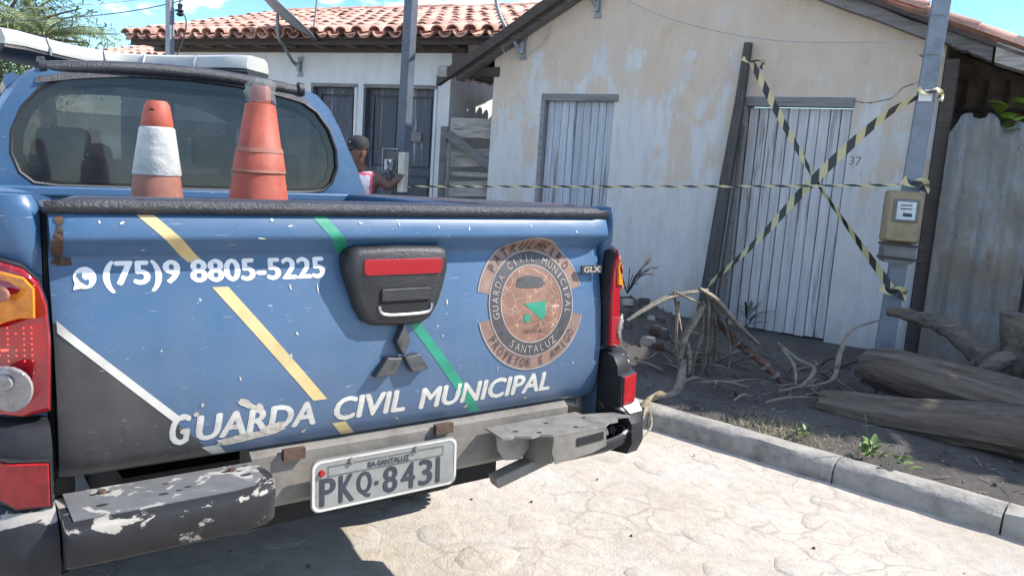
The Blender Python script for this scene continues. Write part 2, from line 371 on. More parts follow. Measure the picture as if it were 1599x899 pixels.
# ================================================================ materials of the houses
def plaster_peel():
    m = NM('peeling_limewash'); x, y, z = m.sep()
    big = m.noise((1.15, 1.15, .85), 8, .66, .4); fine = m.noise((11, 11, 2.6), 8, .68); drip = m.noise((16, 16, 1.3), 6, .7)
    mid = m.noise((4.5, 4.5, 2.4), 9, .7, .5)
    k = m.math('ADD', m.math('ADD', m.math('ADD', m.math('MULTIPLY', big, .72), m.math('MULTIPLY', mid, .36)), m.math('MULTIPLY', drip, .20)), m.math('MULTIPLY', z, .095))
    f = m.ramp(k, (.800, 0), (.835, .85), (.90, 1))
    white = m.ramp(fine, (.3, (.47, .48, .485)), (.5, (.56, .56, .55)), (.7, (.62, .61, .59)))
    peach = m.ramp(m.noise((7, 7, 3), 5, .6), (.3, (.53, .43, .34)), (.7, (.60, .50, .40)))
    col = m.mix(f, white, peach)
    # newer whitewash runs over the top
    top = m.ramp(m.math('ADD', m.math('MULTIPLY', m.noise((5, 5, .7), 6, .7), .8), m.math('MULTIPLY', z, .26)), (1.02, 0), (1.2, .6)); col = m.mix(top, col, (.60, .585, .57))
    grime = m.ramp(m.noise((22, 22, 9), 7, .75), (.60, 0), (.70, .6)); col = m.mix(grime, col, (.25, .235, .225))
    col = m.mix(m.ramp(m.noise((2.3, 2.3, 1.2), 6, .7, .6), (.55, 0), (.68, .4)), col, (.47, .37, .25)); col = m.mix(m.ramp(m.noise((6, 6, 3.5), 9, .78), (.59, 0), (.66, .35)), col, (.30, .285, .27))
    low = m.n('ShaderNodeMapRange'); m.l(m.math('ADD', z, m.math('MULTIPLY', fine, .35)), low.inputs[0]); low.inputs[1].default_value = .62; low.inputs[2].default_value = .12; low.inputs[4].default_value = .6
    col = m.mix(low.outputs[0], col, (.30, .28, .26))
    m.color(col).set(Roughness=.93)
    m.bump(m.math('ADD', m.math('MULTIPLY', f, .5), m.math('MULTIPLY', fine, .6)), .5, .006); return m.mat
M_['wall'] = plaster_peel()
def whitewash():
    m = NM('whitewash'); f = m.noise((5, 5, 1.6), 7, .65); c = m.ramp(f, (.3, (.54, .56, .57)), (.6, (.64, .655, .66)))
    c = m.mix(m.ramp(m.noise((18, 18, 10), 6, .75), (.66, 0), (.73, .6)), c, (.28, .28, .29)); m.color(c).set(Roughness=.92).bump(f, .3, .006); return m.mat
M_['white'] = whitewash()
M_['door_pale'] = wood('pale_blue_plank', (.42, .455, .50), (.30, .33, .375), (40, 40, 2.2), .8, .5, (.20, .19, .19))
M_['door_white'] = wood('white_plank', (.55, .55, .555), (.43, .435, .45), (40, 40, 2.0), .8, .5, (.24, .22, .21))
M_['door_dark'] = wood('grey_blue_door', (.075, .085, .105), (.035, .04, .05), (55, 55, 3), .75, .7, (.26, .28, .30))
M_['lintel'] = wood('weathered_lintel', (.23, .225, .225), (.12, .115, .115), (3, 60, 60), .9, .7)
M_['timber'] = wood('dark_timber', (.075, .062, .055), (.035, .03, .028), (4, 50, 50), .9, .7)
M_['greywood'] = wood('grey_old_wood', (.20, .19, .185), (.09, .085, .083), (5, 45, 45), .92, .9)
M_['pale_wood'] = wood('bleached_plank', (.36, .33, .295), (.15, .13, .115), (5, 40, 40), .92, .9)
M_['post'] = wood('post_wood', (.085, .08, .08), (.04, .037, .036), (50, 50, 3), .9, .8)
M_['tile'] = plain('clay_tile', (.50, .28, .215), .88, 0, .26, 6, .4, 50, (.22, .13, .10), .6)
M_['galv'] = plain('galvanised_steel', (.25, .275, .30), .55, .35, .2, 8)
M_['polegrey'] = plain('painted_pole', (.20, .235, .275), .6, .1, .2, 6)
M_['wire'] = plain('cable', (.10, .10, .105), .6)
M_['wirepale'] = plain('pale_cable', (.35, .36, .37), .6)
# ---- clay barrel tile
def tile_mesh(inv=False):
    b = MB(); n = 7; rings = []
    for (yy, rr) in ((0, .082), (.46, .068)):
        out = [(rr*cos(pi*i/n), yy, rr*.82*sin(pi*i/n)) for i in range(n+1)]; inn = [((rr-.014)*cos(pi*i/n), yy, (rr-.014)*.8*sin(pi*i/n)) for i in range(n, -1, -1)]
        rings.append(out+inn)
    b.loft(rings)
    if inv: b.v = [(x, y, .05-z) for x, y, z in b.v]
    return b.mesh('roof_tile', M_['tile'], 50)
TILE, PAN = tile_mesh(), tile_mesh(True)
def tile_roof(parent, O3, ax, up, ncol, nrow, stepc, stepr, rnd, solo, seedcols=None):
    """O3 eave corner, ax along the eave, up = up the slope; tiles near the eave are single objects, the rest one mesh"""
    ax = Vector(ax).normalized(); up = Vector(up).normalized(); nz_ = ax.cross(up).normalized()
    if nz_.z < 0: nz_ = -nz_
    rest = MB(); Mx = Matrix((ax, up, nz_)).transposed()
    for j in range(nrow):
        for i in range(ncol):
            for pan in (0, 1):
                p = Vector(O3)+ax*((i+.5*pan)*stepc+rnd.uniform(-.012, .012))+up*(j*stepr+rnd.uniform(-.03, .03)-(.03 if pan else 0))+nz_*((.0 if pan else .042)+j*.003+rnd.uniform(-.004, .006))
                Mr = Matrix.Translation(p) @ (Mx @ Euler((rnd.uniform(-.02, .03)-.02, rnd.uniform(-.06, .06), rnd.uniform(-.035, .035))).to_matrix()).to_4x4()
                me = PAN if pan else TILE
                if solo(i, j, pan):
                    o = bpy.data.objects.new('roof_tile', me); link(o, parent); o.matrix_local = Mr
                else:
                    rest.add([Mr @ v.co for v in me.vertices], [tuple(q.vertices) for q in me.polygons])
    if rest.v: tag(rest.build('roof_tile_field', M_['tile'], parent, smooth=50, recalc=False), kind='stuff')
# ================================================================ main house (peeling gable)
HO = Vector((2.675, 6.722, 0)); HA = R(-32)
H1 = tag(empty('gabled_house', HO, HA), 'low gabled house with peeling peach and blue-white plaster behind the kerb', 'house')
def rakeL(s): return 2.57+.56*(s+3.58)
def rakeR(s): return 2.93-.40*(s+.2)
APX = -1.79
def wall_pts():
    b = MB()
    def col(s0, s1, z0, z1=None):     # wall piece between s0,s1 from z0 to z1 (or the rake)
        if z1 is None:
            f = rakeL if s1 <= APX+.001 else rakeR
            pl = [(s0, z0), (s1, z0), (s1, f(s1)-.02), (s0, f(s0)-.02)]
        else: pl = [(s0, z0), (s1, z0), (s1, z1), (s0, z1)]
        b.prism(pl, 0, .22, lambda p, a: (p[0], a, p[1]))
    for s0, s1, z0, z1 in [(-3.55, -2.92, -.1, None), (-2.92, -2.14, 2.16, None), (-2.14, APX, -.1, None), (APX, -.86, -.1, None), (-.86, .01, 2.13, None), (.01, .63, -.1, None)]: col(s0, s1, z0, z1)
    b.box(-3.55, -3.35, .22, 5.2, -.1, 2.55); b.box(.43, .63, .22, 5.2, -.1, 2.45); b.box(-3.55, .63, 5.2, 5.4, -.1, 2.5)
    return b.build('wall', M_['wall'], H1)
wall_pts()
# doors of vertical planks
def plank_door(s0, s1, z0, z1, n, mat, rnd, y=.05):
    D = BX('door', M_['timber'], H1, s0-.001, s1+.001, y+.03, y+.06, z0, z1); w = (s1-s0)/n
    for i in range(n):
        g = rnd.uniform(.002, .005)
        MB().box(s0+i*w+g, s0+(i+1)*w-g, y+rnd.uniform(-.005, .005), y+.028, z0+rnd.uniform(0, .02), z1-rnd.uniform(.002, .008)).build('plank', mat, D, bevel=.003, seg=1)
    return D
plank_door(-2.90, -2.16, .1, 2.11, 9, M_['door_pale'], random.Random(1))
plank_door(-.85, .0, .12, 2.07, 10, M_['door_white'], random.Random(2))
BX('lintel', M_['lintel'], H1, -2.95, -2.10, -.012, .09, 2.095, 2.165, .006)
BX('lintel', M_['lintel'], H1, -.90, .02, -.015, .09, 2.075, 2.155, .006)
BX('door_jamb', M_['lintel'], H1, -2.95, -2.905, -.01, .09, .1, 2.10, .005)
BX('door_jamb', M_['lintel'], H1, -.905, -.86, -.014, .09, .1, 2.08, .005)
# timber along the rakes, rafter ends, roof deck
def rake_board(f, s0, s1, y0, y1, dz, h, mat, nm):
    n = 10; rr = random.Random(int(s0*100)); rings = []
    for i in range(n+1):
        s = s0+(s1-s0)*i/n; z = f(s)+dz+rr.uniform(-.008, .008); hh = h*(1+rr.uniform(-.12, .12)); rings.append([(s, y0, z), (s, y1, z), (s, y1, z+hh), (s, y0, z+hh)])
    return MB().loft(rings).build(nm, mat, H1, smooth=50)
rake_board(rakeL, -4.12, APX, -.24, -.17, -.05, .10, M_['timber'], 'rake_board')
rake_board(rakeL, -3.95, APX, -.12, .02, -.08, .09, M_['greywood'], 'rake_beam')
rake_board(rakeR, APX, .60, -.14, .02, -.06, .095, M_['greywood'], 'rake_beam')
rake_board(rakeR, .62, .95, -.16, .0, -.05, .10, M_['greywood'], 'rake_beam')
rake_board(rakeR, .97, 1.9, -.22, -.04, -.06, .13, M_['pale_wood'], 'rake_beam')
MB().prism([(-4.05, rakeL(-4.05)+.03), (APX, rakeL(APX)+.03), (1.9, rakeR(1.9)+.04), (1.9, rakeR(1.9)+.065), (APX, rakeL(APX)+.06), (-4.05, rakeL(-4.05)+.055)], -.22, 5.6, lambda p, a: (p[0], a, p[1])).build('roof_deck', M_['timber'], H1)
for s in (-3.9,): MB().box(s-.0, s+.42, -.02, 5.4, 2.33, 2.43).build('eave_beam', M_['timber'], H1, bevel=.01)
BX('beam_end', M_['pale_wood'], H1, -4.10, -3.98, -.26, -.10, 2.30, 2.42, .012)
rr = random.Random(5)
tile_roof(H1, (1.9, -.17, rakeR(1.9)+.06), (0, 1, 0), (-1, 0, .40), 26, 9, .20, .385, rr, lambda i, j, p: i < 4)
tile_roof(H1, (-4.08, 5.4, rakeL(-4.08)+.045), (0, -1, 0), (1, 0, .56), 27, 7, .20, .385, rr, lambda i, j, p: False)
MB().tube([(APX, -.22, rakeL(APX)+.16), (APX, 5.6, rakeL(APX)+.16)], .09, 8).build('ridge_tiles', M_['tile'], H1, smooth=True)
M_['metergrey2'] = plain('faded_number', (.16, .15, .15), .8)
# painted house number
vs, fs = text2d('37', -.004); b = MB(); q = fit(vs, .035, .125, 1.615, 1.685); b.add([(x, -.0015, z) for x, z in q], fs); b.build('house_number', M_['metergrey2'], H1, recalc=False)
# crack in the plaster
cp = [(.01, 2.13), (.12, 2.115), (.24, 2.14), (.30, 2.16), (.36, 2.235), (.46, 2.28), (.55, 2.38)]
b = MB()
cq = cr([(x, -.0008, z) for x, z in cp], 5); rr = random.Random(9); cw = [rr.uniform(.0015, .005) for _ in cq]
b.add([p+Vector((0, 0, w)) for p, w in zip(cq, cw)]+[p-Vector((0, 0, w)) for p, w in zip(cq, cw)], [(i, i+1, len(cq)+i+1, len(cq)+i) for i in range(len(cq)-1)]); b.build('plaster_crack', M_['dark'], H1, recalc=False)
# ---- lean-to behind the zinc sheet: dark slatted wall
H1b = tag(empty('lean_to_shed', HO, HA), 'dark boarded lean-to shed under the tiled eave right of the steel pole', 'shed')
b = MB().box(.63, 4.2, .92, .97, 0, 2.7); b.build('back_wall', plain('dark_board', (.20, .165, .15), .9, 0, .3, 8), H1b)
for i in range(12):
    BX('slat', M_['timber'], H1b, .72+i*.155, .72+i*.155+.028, .86, .915, .1, 2.4)
BX('rail', M_['timber'], H1b, .63, 2.6, .83, .86, 2.14, 2.165)
BX('corner_post', M_['timber'], H1b, .64, .74, -.06, .05, 0, 2.45, .012)
BX('eave_pole', M_['greywood'], H1b, 1.75, 1.87, -.1, .02, 0, 2.1, .01)
# ================================================================ left house
QO = Vector((-.84, 9.2, 0)); QA = R(-24)
H2 = tag(empty('tiled_house', QO, QA), 'white house with dark double doors and long clay-tiled roof beyond the truck', 'house')
b = MB()
def wb(x0, x1, z0, z1): b.box(x0, x1, 0, .2, z0, z1)
for a_ in [(-4.35, -1.90, -.1, 2.74), (-1.90, -1.28, 2.24, 2.74), (-1.28, -1.13, -.1, 2.74), (-1.13, -.19, 2.24, 2.74), (-.19, 0, -.1, 2.74)]: wb(*a_)
b.box(-.2, 0, .2, 4.9, -.1, 2.74); b.box(-4.35, 0, 4.9, 5.1, -.1, 2.74); b.box(-4.35, -4.15, .2, 4.9, -.1, 2.74); b.prism([(.0, 2.74), (4.9, 2.74), (2.5, 3.36)], -4.35, -4.15, lambda p, a: (a, p[0], p[1]))
b.prism([(.0, 2.74), (4.9, 2.74), (2.5, 3.36)], -.2, 0, lambda p, a: (a, p[0], p[1]))
b.build('wall', M_['white'], H2)
def panel_door(x0, x1, z0, z1, leaves, nm='door'):
    D = BX(nm, M_['door_dark'], H2, x0, x1, .10, .14, z0, z1); w = (x1-x0)/leaves
    for k in range(leaves):
        a = x0+k*w
        for q0, q1 in ((z0+.12, z0+.72), (z0+.84, z0+1.12), (z0+1.24, z0+2.02)):
            BX('panel', M_['door_dark'], D, a+.085, a+w-.085, .078, .10, q0, q1, .012)
        for xx in (a+.008, a+w-.068): BX('stile', M_['door_dark'], D, xx, xx+.06, .07, .10, z0, z1, .004)
        for zz in (z0+.02, z0+.74, z0+1.14, z0+2.04): BX('door_rail', M_['door_dark'], D, a+.07, a+w-.07, .072, .10, zz, zz+.08, .004)
    return D
panel_door(-1.90, -1.28, .1, 2.24, 1); panel_door(-1.13, -.19, .1, 2.24, 2)
for x0, x1 in ((-1.93, -1.25), (-1.16, -.16)):
    BX('door_frame', M_['lintel'], H2, x0, x1, -.012, .10, 2.225, 2.265, .004)
    BX('door_frame', M_['door_dark'], H2, x0, x0+.035, -.008, .10, .1, 2.22, .004)
    BX('door_frame', M_['white'], H2, x1-.035, x1, -.014, .10, .1, 2.22, .004)
BX('door_bar', M_['greywood'], H2, -.62, -.38, .05, .072, 1.63, 1.74)
# eave: fascia, rafters, tiles
BX('fascia', M_['timber'], H2, -4.6, .9, -.34, -.30, 2.66, 2.74)
BX('soffit_beam', M_['timber'], H2, -4.5, .2, -.06, -.005, 2.62, 2.74)
for i in range(11): BX('rafter', M_['greywood'], H2, -4.4+i*.45, -4.35+i*.45, -.30, -.06, 2.66, 2.73)
MB().prism([(-.42, 2.735), (2.5, 3.53), (5.3, 2.77), (5.3, 2.74), (2.5, 3.49), (-.42, 2.71)], -4.6, .9, lambda p, a: (a, p[0], p[1])).build('roof_deck', M_['timber'], H2)
rr = random.Random(11); up = Vector((0, 2.92, .795))
# tiled front slope: from the verge at x=-4.4 to past the right gable
tile_roof(H2, (-4.55, -.45, 2.735), (1, 0, 0), up, 28, 8, .2, .385, rr, lambda i, j, p: (not p and j < 8) or (p and j < 3))
b = MB()
for i in range(14):
    x = -4.6+i*.4; b.tube([(x, 2.5, 3.585+rr.uniform(-.01, .01)), (x+.43, 2.5, 3.60+rr.uniform(-.01, .012))], [.10, .085], 8)
tag(b.build('ridge_tiles', M_['tile'], H2, smooth=50), kind='stuff')
MB().prism([(-.45, 2.70), (-.45, 2.80), (.9, 3.17), (.9, 3.07)], .905, .935, lambda p, a: (a, p[0], p[1])).build('verge_board', M_['timber'], H2)
# ================================================================ far tiled house on the left
H3 = tag(empty('far_tiled_house', (-4.9, 14.6, 0), R(-20)), 'low clay-tiled roof of a far house seen past the light bar', 'house')
BX('wall', M_['white'], H3, -3, 3.4, 0, 4, 0, 2.9)
MB().prism([(-.4, 2.9), (2, 3.52), (4.4, 2.9), (4.4, 2.86), (2, 3.47), (-.4, 2.86)], -3.3, 3.7, lambda p, a: (a, p[0], p[1])).build('roof_deck', M_['timber'], H3)
tile_roof(H3, (-3.3, -.42, 2.92), (1, 0, 0), (0, 2.4, .62), 34, 6, .2, .4, random.Random(4), lambda i, j, p: False)
MB().tube([(-3.3, 2, 3.6), (3.7, 2, 3.6)], .1, 8).build('ridge_tiles', M_['tile'], H3, smooth=True)
# ================================================================ unseen neighbours on the right, placed to shade the pavement around a sunlit gap
def neighbour(nm, s0, s1, label, wm):
    h = tag(empty(nm, HO, HA), label, 'house')
    b = MB(); b.box(s0, s1, .0, .2, 0, 3.42); b.box(s0, s0+.2, .2, 5, 0, 3.42); b.box(s1-.2, s1, .2, 5, 0, 3.42); b.box(s0, s1, 5, 5.2, 0, 3.42)
    b.build('wall', wm, h)
    MB().prism([(-.5, 3.44), (2.6, 4.5), (5.6, 3.44), (5.6, 3.39), (2.6, 4.44), (-.5, 3.38)], s0-.1, s1+.08, lambda p, a: (a, p[0], p[1])).build('roof_deck', M_['timber'], h)
    tile_roof(h, (s0-.05, -.55, 3.45), (1, 0, 0), (0, 3.1, 1.06), int((s1-s0+.1)/.2), 9, .2, .37, random.Random(8), lambda i, j, p: False)
    dc = (s0+s1)/2
    BX('door', M_['door_dark'], h, dc-.36, dc+.36, -.03, .0, .1, 2.2, .01); BX('door_frame', M_['lintel'], h, dc-.42, dc+.42, -.045, -.031, 2.2, 2.28)
neighbour('unseen_narrow_house', 2.35, 3.55, 'unseen narrow tall house right of the lean-to, placed to shade the pavement', M_['white'])
neighbour('unseen_corner_house', 3.95, 9.0, 'unseen wide tall house beyond the narrow one, placed to shade the pavement', M_['wall'])
# ================================================================ pickup truck (x right, y forward, z up; tailgate skin at y = 0)
TR = tag(empty('pickup_truck'), 'worn blue municipal guard pickup truck with its damaged tailgate towards us', 'pickup truck')
TR.matrix_world = Matrix.Translation((-.2653, 1.8967, .0077)) @ Matrix.Rotation(R(36.1), 4, 'Z') @ Matrix.Rotation(R(-2.5), 4, 'X') @ Matrix.Rotation(R(-.6), 4, 'Y')
PZ = [(.733, .036), (.742, .026), (.77, .012), (.82, .002), (.90, -.003), (1.0, .001), (1.06, .009), (1.12, .020), (1.170, .031), (1.178, .032), (1.184, .029), (1.214, -.013), (1.218, -.016), (1.226, -.0165), (1.258, -.006), (1.268, .0), (1.274, .008)]
def fy(u, z):
    a = PZ[0]
    for q in PZ[1:]:
        if z <= q[0]: break
        a = q
    else: q = PZ[-1]; a = PZ[-2]
    t = max(0, min(1, (z-a[0])/(q[0]-a[0]))); y = a[1]+(q[1]-a[1])*t
    return y-.006*(1-(u/.71)**2)+.010*max(0, (abs(u)-.66)/.05)**2
b = MB(); zz = [q[0] for q in PZ]; zs = []
for a, c in zip(zz, zz[1:]):
    k = max(1, int((c-a)/.022)); zs += [a+(c-a)*i/k for i in range(k)]
zs.append(zz[-1]); us = [-.712+1.424*i/40 for i in range(41)]; n = len(us)
F = [(u+.010*(1.0-z)*(1 if u < 0 else .2)*(abs(u) > .70), fy(u, z), z) for z in zs for u in us]
b.add(F, [(j*n+i, j*n+i+1, (j+1)*n+i+1, (j+1)*n+i) for j in range(len(zs)-1) for i in range(n-1)])
# returns at the sides, top and bottom
m_ = len(zs)
for i0 in (0, n-1): b.add([F[j*n+i0] for j in range(m_)]+[(F[j*n+i0][0], .085, F[j*n+i0][2]) for j in range(m_)], [(j, j+1, m_+j+1, m_+j) for j in range(m_-1)])
b.add([F[i] for i in range(n)]+[(F[i][0], .085, F[i][2]) for i in range(n)], [(i, i+1, n+i+1, n+i) for i in range(n-1)])
k = (m_-1)*n; b.add([F[k+i] for i in range(n)]+[(F[i][0], .085, zs[-1]) for i in range(n)], [(i, i+1, n+i+1, n+i) for i in range(n-1)])
b.add([(-.712, .085, .733), (.712, .085, .733), (.712, .085, 1.274), (-.712, .085, 1.274)], [(0, 1, 2, 3)])
TG = b.build('tailgate', M_['tail'], TR, smooth=50, weld=True)
# rolled cap along the top
rings = []
for i in range(25):
    u = -.722+1.444*i/24; e = .35 if i in (0, 24) else 1; yb = fy(max(-.7, min(.7, u)), 1.268)
    rings.append([(u, yb-.006*e, 1.268), (u, yb-.015*e, 1.278), (u, yb-.013*e, 1.290), (u, yb+.004, 1.268+.031*e), (u, .07, 1.268+.033*e), (u, .10, 1.29), (u, .10, 1.268)])
MB().loft(rings).build('top_cap', M_['trim'], TG, smooth=60)
def skin(p, off=.0006): return (p[0], fy(p[0], p[1])-off, p[1])
def strip(name, mat, pl, off=.0010, n=60):
    """stripe with parallel edges: pl = [(ul, ur, z)...] top to bottom, subdivided onto the skin"""
    b = MB(); rows = []
    for (a, c) in zip(pl, pl[1:]):
        k = max(2, int(abs(a[2]-c[2])/.006))
        for i in range(k):
            t = i/k; rows.append(tuple(a[j]+(c[j]-a[j])*t for j in range(3)))
    rows.append(pl[-1])
    b.add([q for r in rows for q in (skin((r[0], r[2]), off), skin((r[1], r[2]), off))], [(2*i, 2*i+1, 2*i+3, 2*i+2) for i in range(len(rows)-1)])
    return b.build(name, mat, TG, recalc=False, smooth=True)
strip('yellow_stripe', M_['vinyl_y'], [(-.562, -.529, 1.266), (-.458, -.425, 1.166)])
strip('yellow_stripe', M_['vinyl_y'], [(-.412, -.378, 1.112), (-.191, -.157, .838)])
strip('yellow_stripe', M_['vinyl_y'], [(-.140, -.106, .774), (-.108, -.074, .736)])
strip('green_stripe', M_['vinyl_g'], [(-.197, -.163, 1.266), (-.122, -.088, 1.178)])
strip('green_stripe', M_['vinyl_g'], [(.050, .082, 1.012), (.258, .292, .744)])
strip('white_stripe', M_['vinyl_grey'], [(-.706, -.7055, 1.058), (-.706, -.684, 1.035), (-.500, -.477, .832)])
strip('white_stripe', M_['vinyl_grey'], [(-.440, -.402, .762), (-.412, -.385, .738)])
def sublet(vs, fs, mp, name, mat, parent=TG, off=.002):
    """lettering laid on the skin, split so that long faces follow the relief"""
    me = bpy.data.meshes.new(name); me.from_pydata([(x, 0, z) for x, z in vs], [], fs)
    bm = bmesh.new(); bm.from_mesh(me); bmesh.ops.triangulate(bm, faces=bm.faces)
    for v in bm.verts: v.co = mp(v.co.x, v.co.z, off)
    bm.normal_update(); bm.to_mesh(me); bm.free(); me.materials.append(mat)
    return link(bpy.data.objects.new(name, me), parent)
flat = lambda x, z, off: skin((x, z), off)
def bold_text(word, u0, u1, z0, z1, dx, mat, slant=0, mp=None, parent=None, nm='lettering'):
    """bold lettering: three shifted layers of the same outline, each a hair in front of the last"""
    vs, fs = text2d(word, .0); b = MB(); bm = bmesh.new(); hv = [bm.verts.new((x, y, 0)) for x, y in vs]
    for f in fs:
        try: bm.faces.new([hv[i] for i in f])
        except ValueError: pass
    bmesh.ops.triangulate(bm, faces=bm.faces)
    for _ in range(3):
        le = [e for e in bm.edges if e.calc_length() > .16]
        if not le: break
        bmesh.ops.subdivide_edges(bm, edges=le, cuts=1); bmesh.ops.triangulate(bm, faces=bm.faces)
    bm.verts.index_update(); V2 = [(v.co.x, v.co.y) for v in bm.verts]; F2 = [tuple(v.index for v in f.verts) for f in bm.faces]; bm.free()
    for k, (sx, sz) in enumerate(((0, 0), (-dx, 0), (dx, 0), (0, dx*.6), (0, -dx*.6))):
        q = fit(V2, u0+dx, u1-dx, z0+dx*.6, z1-dx*.6, slant); b.add([(mp or skin)((x+sx, z+sz), .0008+k*.00012) for x, z in q], F2)
    return b.build(nm, mat, parent or TG, recalc=False)
bold_text('(75)9 8805-5225', -.622, -.154, 1.108, 1.172, .0026, M_['vinyl_w'])
for wrd, a, c, z0, z1 in (('G', -.510, -.462, .776, .846), ('UARDA', -.456, -.176, .778, .838), ('CIVIL', -.142, .060, .778, .838), ('MUNICIPAL', .093, .528, .776, .834)): bold_text(wrd, a, c-.006, z0, z1, .0032, M_['vinyl_grey'], .006)
# phone bubble symbol
pts = [(-.654+.0205*cos(t), 1.140+.0215*sin(t)) for t in [2*pi*i/28 for i in range(28)]]; pts[16:20] = [(-.672, 1.130), (-.6755, 1.117), (-.662, 1.1195)]
sublet(pts, [tuple(range(len(pts)))], flat, 'phone_bubble', M_['vinyl_w'])
hs = [(-.6640, 1.1490), (-.6615, 1.1400), (-.6560, 1.1335), (-.6470, 1.1310)]
b = MB(); cq = cr([(x, 0, z) for x, z in hs], 5); N_ = len(cq); wd = [.0034 if 3 < i < N_-4 else .0052 for i in range(N_)]
ed = []
for i, p in enumerate(cq):
    d = (cq[min(i+1, N_-1)]-cq[max(i-1, 0)]).normalized(); nn = Vector((-d.z, 0, d.x)); ed.append((p+nn*wd[i], p-nn*wd[i]))
b.add([skin((q.x, q.z), .0032) for e in ed for q in e], [(2*i, 2*i+1, 2*i+3, 2*i+2) for i in range(N_-1)]); b.build('handset', M_['blue'], TG, recalc=False)
# bare filler patches and dents where the paint has flaked off
M_['flake'] = plain('bare_filler', (.40, .36, .31), .85, 0, .25, 30, .4, 60)
rk = random.Random(21)
def flake(u, z, a, h, k, tilt=0, mat='flake'):
    rk = random.Random(k); n = 15; pl = []
    for i in range(n):
        t = 2*pi*i/n; q = rk.uniform(.6, 1.1); x, y = a*q*cos(t), h*q*sin(t); pl.append((u+x*cos(tilt)-y*sin(tilt), z+x*sin(tilt)+y*cos(tilt)))
    sublet(pl, [tuple(range(n))], lambda x, zz_, o: skin((x, zz_), .0016), 'paint_flake', M_[mat])
for i, q in enumerate([(-.34, .772, .085, .012, .08), (-.285, .783, .032, .016, .2), (-.345, .850, .026, .010, -.5), (-.318, .838, .012, .012, .3), (-.452, .842, .011, .012, .9), (-.44, .86, .006, .008, 0), (-.37, .80, .008, .012, .4), (.035, .76, .006, .010, 1.2), (.24, .765, .012, .010, .6), (.44, .762, .010, .007, .2), (-.21, .765, .012, .007, .7), (-.245, .95, .006, .010, .3), (-.23, 1.0, .004, .009, .7), (-.36, .91, .004, .01, .3), (-.52, .985, .003, .005, 0), (-.405, 1.165, .010, .003, -.3), (-.315, 1.218, .018, .004, -.1), (-.59, 1.25, .009, .004, .5), (-.63, 1.252, .004, .006, 0), (-.29, 1.258, .007, .006, -.6), (-.25, 1.245, .009, .003, .3), (-.08, 1.252, .009, .004, -.2), (.02, 1.25, .003, .009, .2), (.13, 1.243, .003, .010, .4), (.22, 1.24, .003, .011, -.3), (.42, 1.246, .006, .004, .2), (.58, 1.23, .004, .007, .5), (.17, 1.05, .004, .013, .1), (.14, .99, .005, .006, 0), (.33, .86, .003, .011, .1), (.60, .85, .008, .004, .8), (.155, .965, .006, .005, .4), (-.175, 1.10, .003, .018, .1), (-.24, 1.105, .003, .012, .2)]): flake(q[0], q[1], q[2]*(1 if i < 4 else .62), q[3]*(1 if i < 4 else .62), i, q[4], 'flake' if q[1] < 1.0 else 'vinyl_grey')
for i, q in enumerate([(-.700, 1.205, .012, .045, 0), (-.690, 1.172, .022, .010, .1), (-.697, 1.255, .010, .010, .3)]): flake(q[0], q[1], q[2], q[3], 90+i, q[4], 'rust')
# handle housing
def ring(sc, y, cu=.019, cz=1.096):
    P = [(-.092, 1.196), (-.108, 1.190), (-.117, 1.172), (-.117, 1.140), (-.106, 1.095), (-.092, 1.050), (-.075, 1.020), (-.045, 1.006), (.02, 1.002), (.080, 1.004), (.108, 1.018), (.128, 1.050), (.144, 1.095), (.155, 1.140), (.155, 1.172), (.147, 1.190), (.130, 1.196), (.02, 1.199)]
    return [(cu+(u-cu)*sc, y, cz+(z-cz)*sc) for u, z in P]
HD = MB().loft([ring(1, .05), ring(1, -.012), ring(.985, -.022), ring(.94, -.031), ring(.86, -.036)]).build('handle_housing', M_['black'], TG, smooth=50)
RL = MB().prism([(-.078, 1.168), (-.082, 1.160), (-.080, 1.134), (-.072, 1.129), (.122, 1.129), (.130, 1.134), (.132, 1.160), (.124, 1.168)], -.0395, -.025, lambda p, a: (p[0], a, p[1])).build('high_brake_light', M_['redlens'], HD, bevel=.003)
GR = MB().prism([(-.040, 1.092), (-.042, 1.050), (-.030, 1.030), (.09, 1.030), (.103, 1.050), (.101, 1.092)], -.0375, -.028, lambda p, a: (p[0], a, p[1])).build('grip_recess', M_['dark'], HD, bevel=.002)
BX('handle_flap', M_['black'], HD, -.036, .097, -.043, -.0376, 1.066, 1.097, .003)
MB().tube(cr([(-.041, -.038, 1.056), (-.030, -.040, 1.036), (.03, -.041, 1.0325), (.092, -.040, 1.036), (.103, -.038, 1.056)], 4), .0038, 6).build('grip_edge', M_['steel'], HD, smooth=True)
# three-diamond emblem
M_['emblem'] = plain('dull_dark_chrome', (.10, .10, .105), .4, .7, .3, 40)
for P in ([(.031, .928), (.048, .963), (.031, 1.000), (.013, .961)], [(.029, .925), (-.008, .928), (-.037, .886), (.011, .888)], [(.033, .925), (.070, .930), (.095, .892), (.054, .888)]):
    P = [(.031+(u-.031)*1.13, .935+(z-.935)*1.1) for u, z in P]; MB().prism(P, -.032, .01, lambda p, q: (p[0], q, p[1])).build('emblem_diamond', M_['emblem'], TG, bevel=.003)
# model badge
BG = BX('badge_plate', M_['ink'], TG, .619, .694, -.0035, .004, 1.108, 1.131)
vs, fs = text2d('GLX', .03); q = fit(vs, .624, .688, 1.111, 1.128)
b = MB(); b.add([(x, -.0048, z) for x, z in q], fs); b.build('lettering', M_['chrome'], BG, recalc=False)
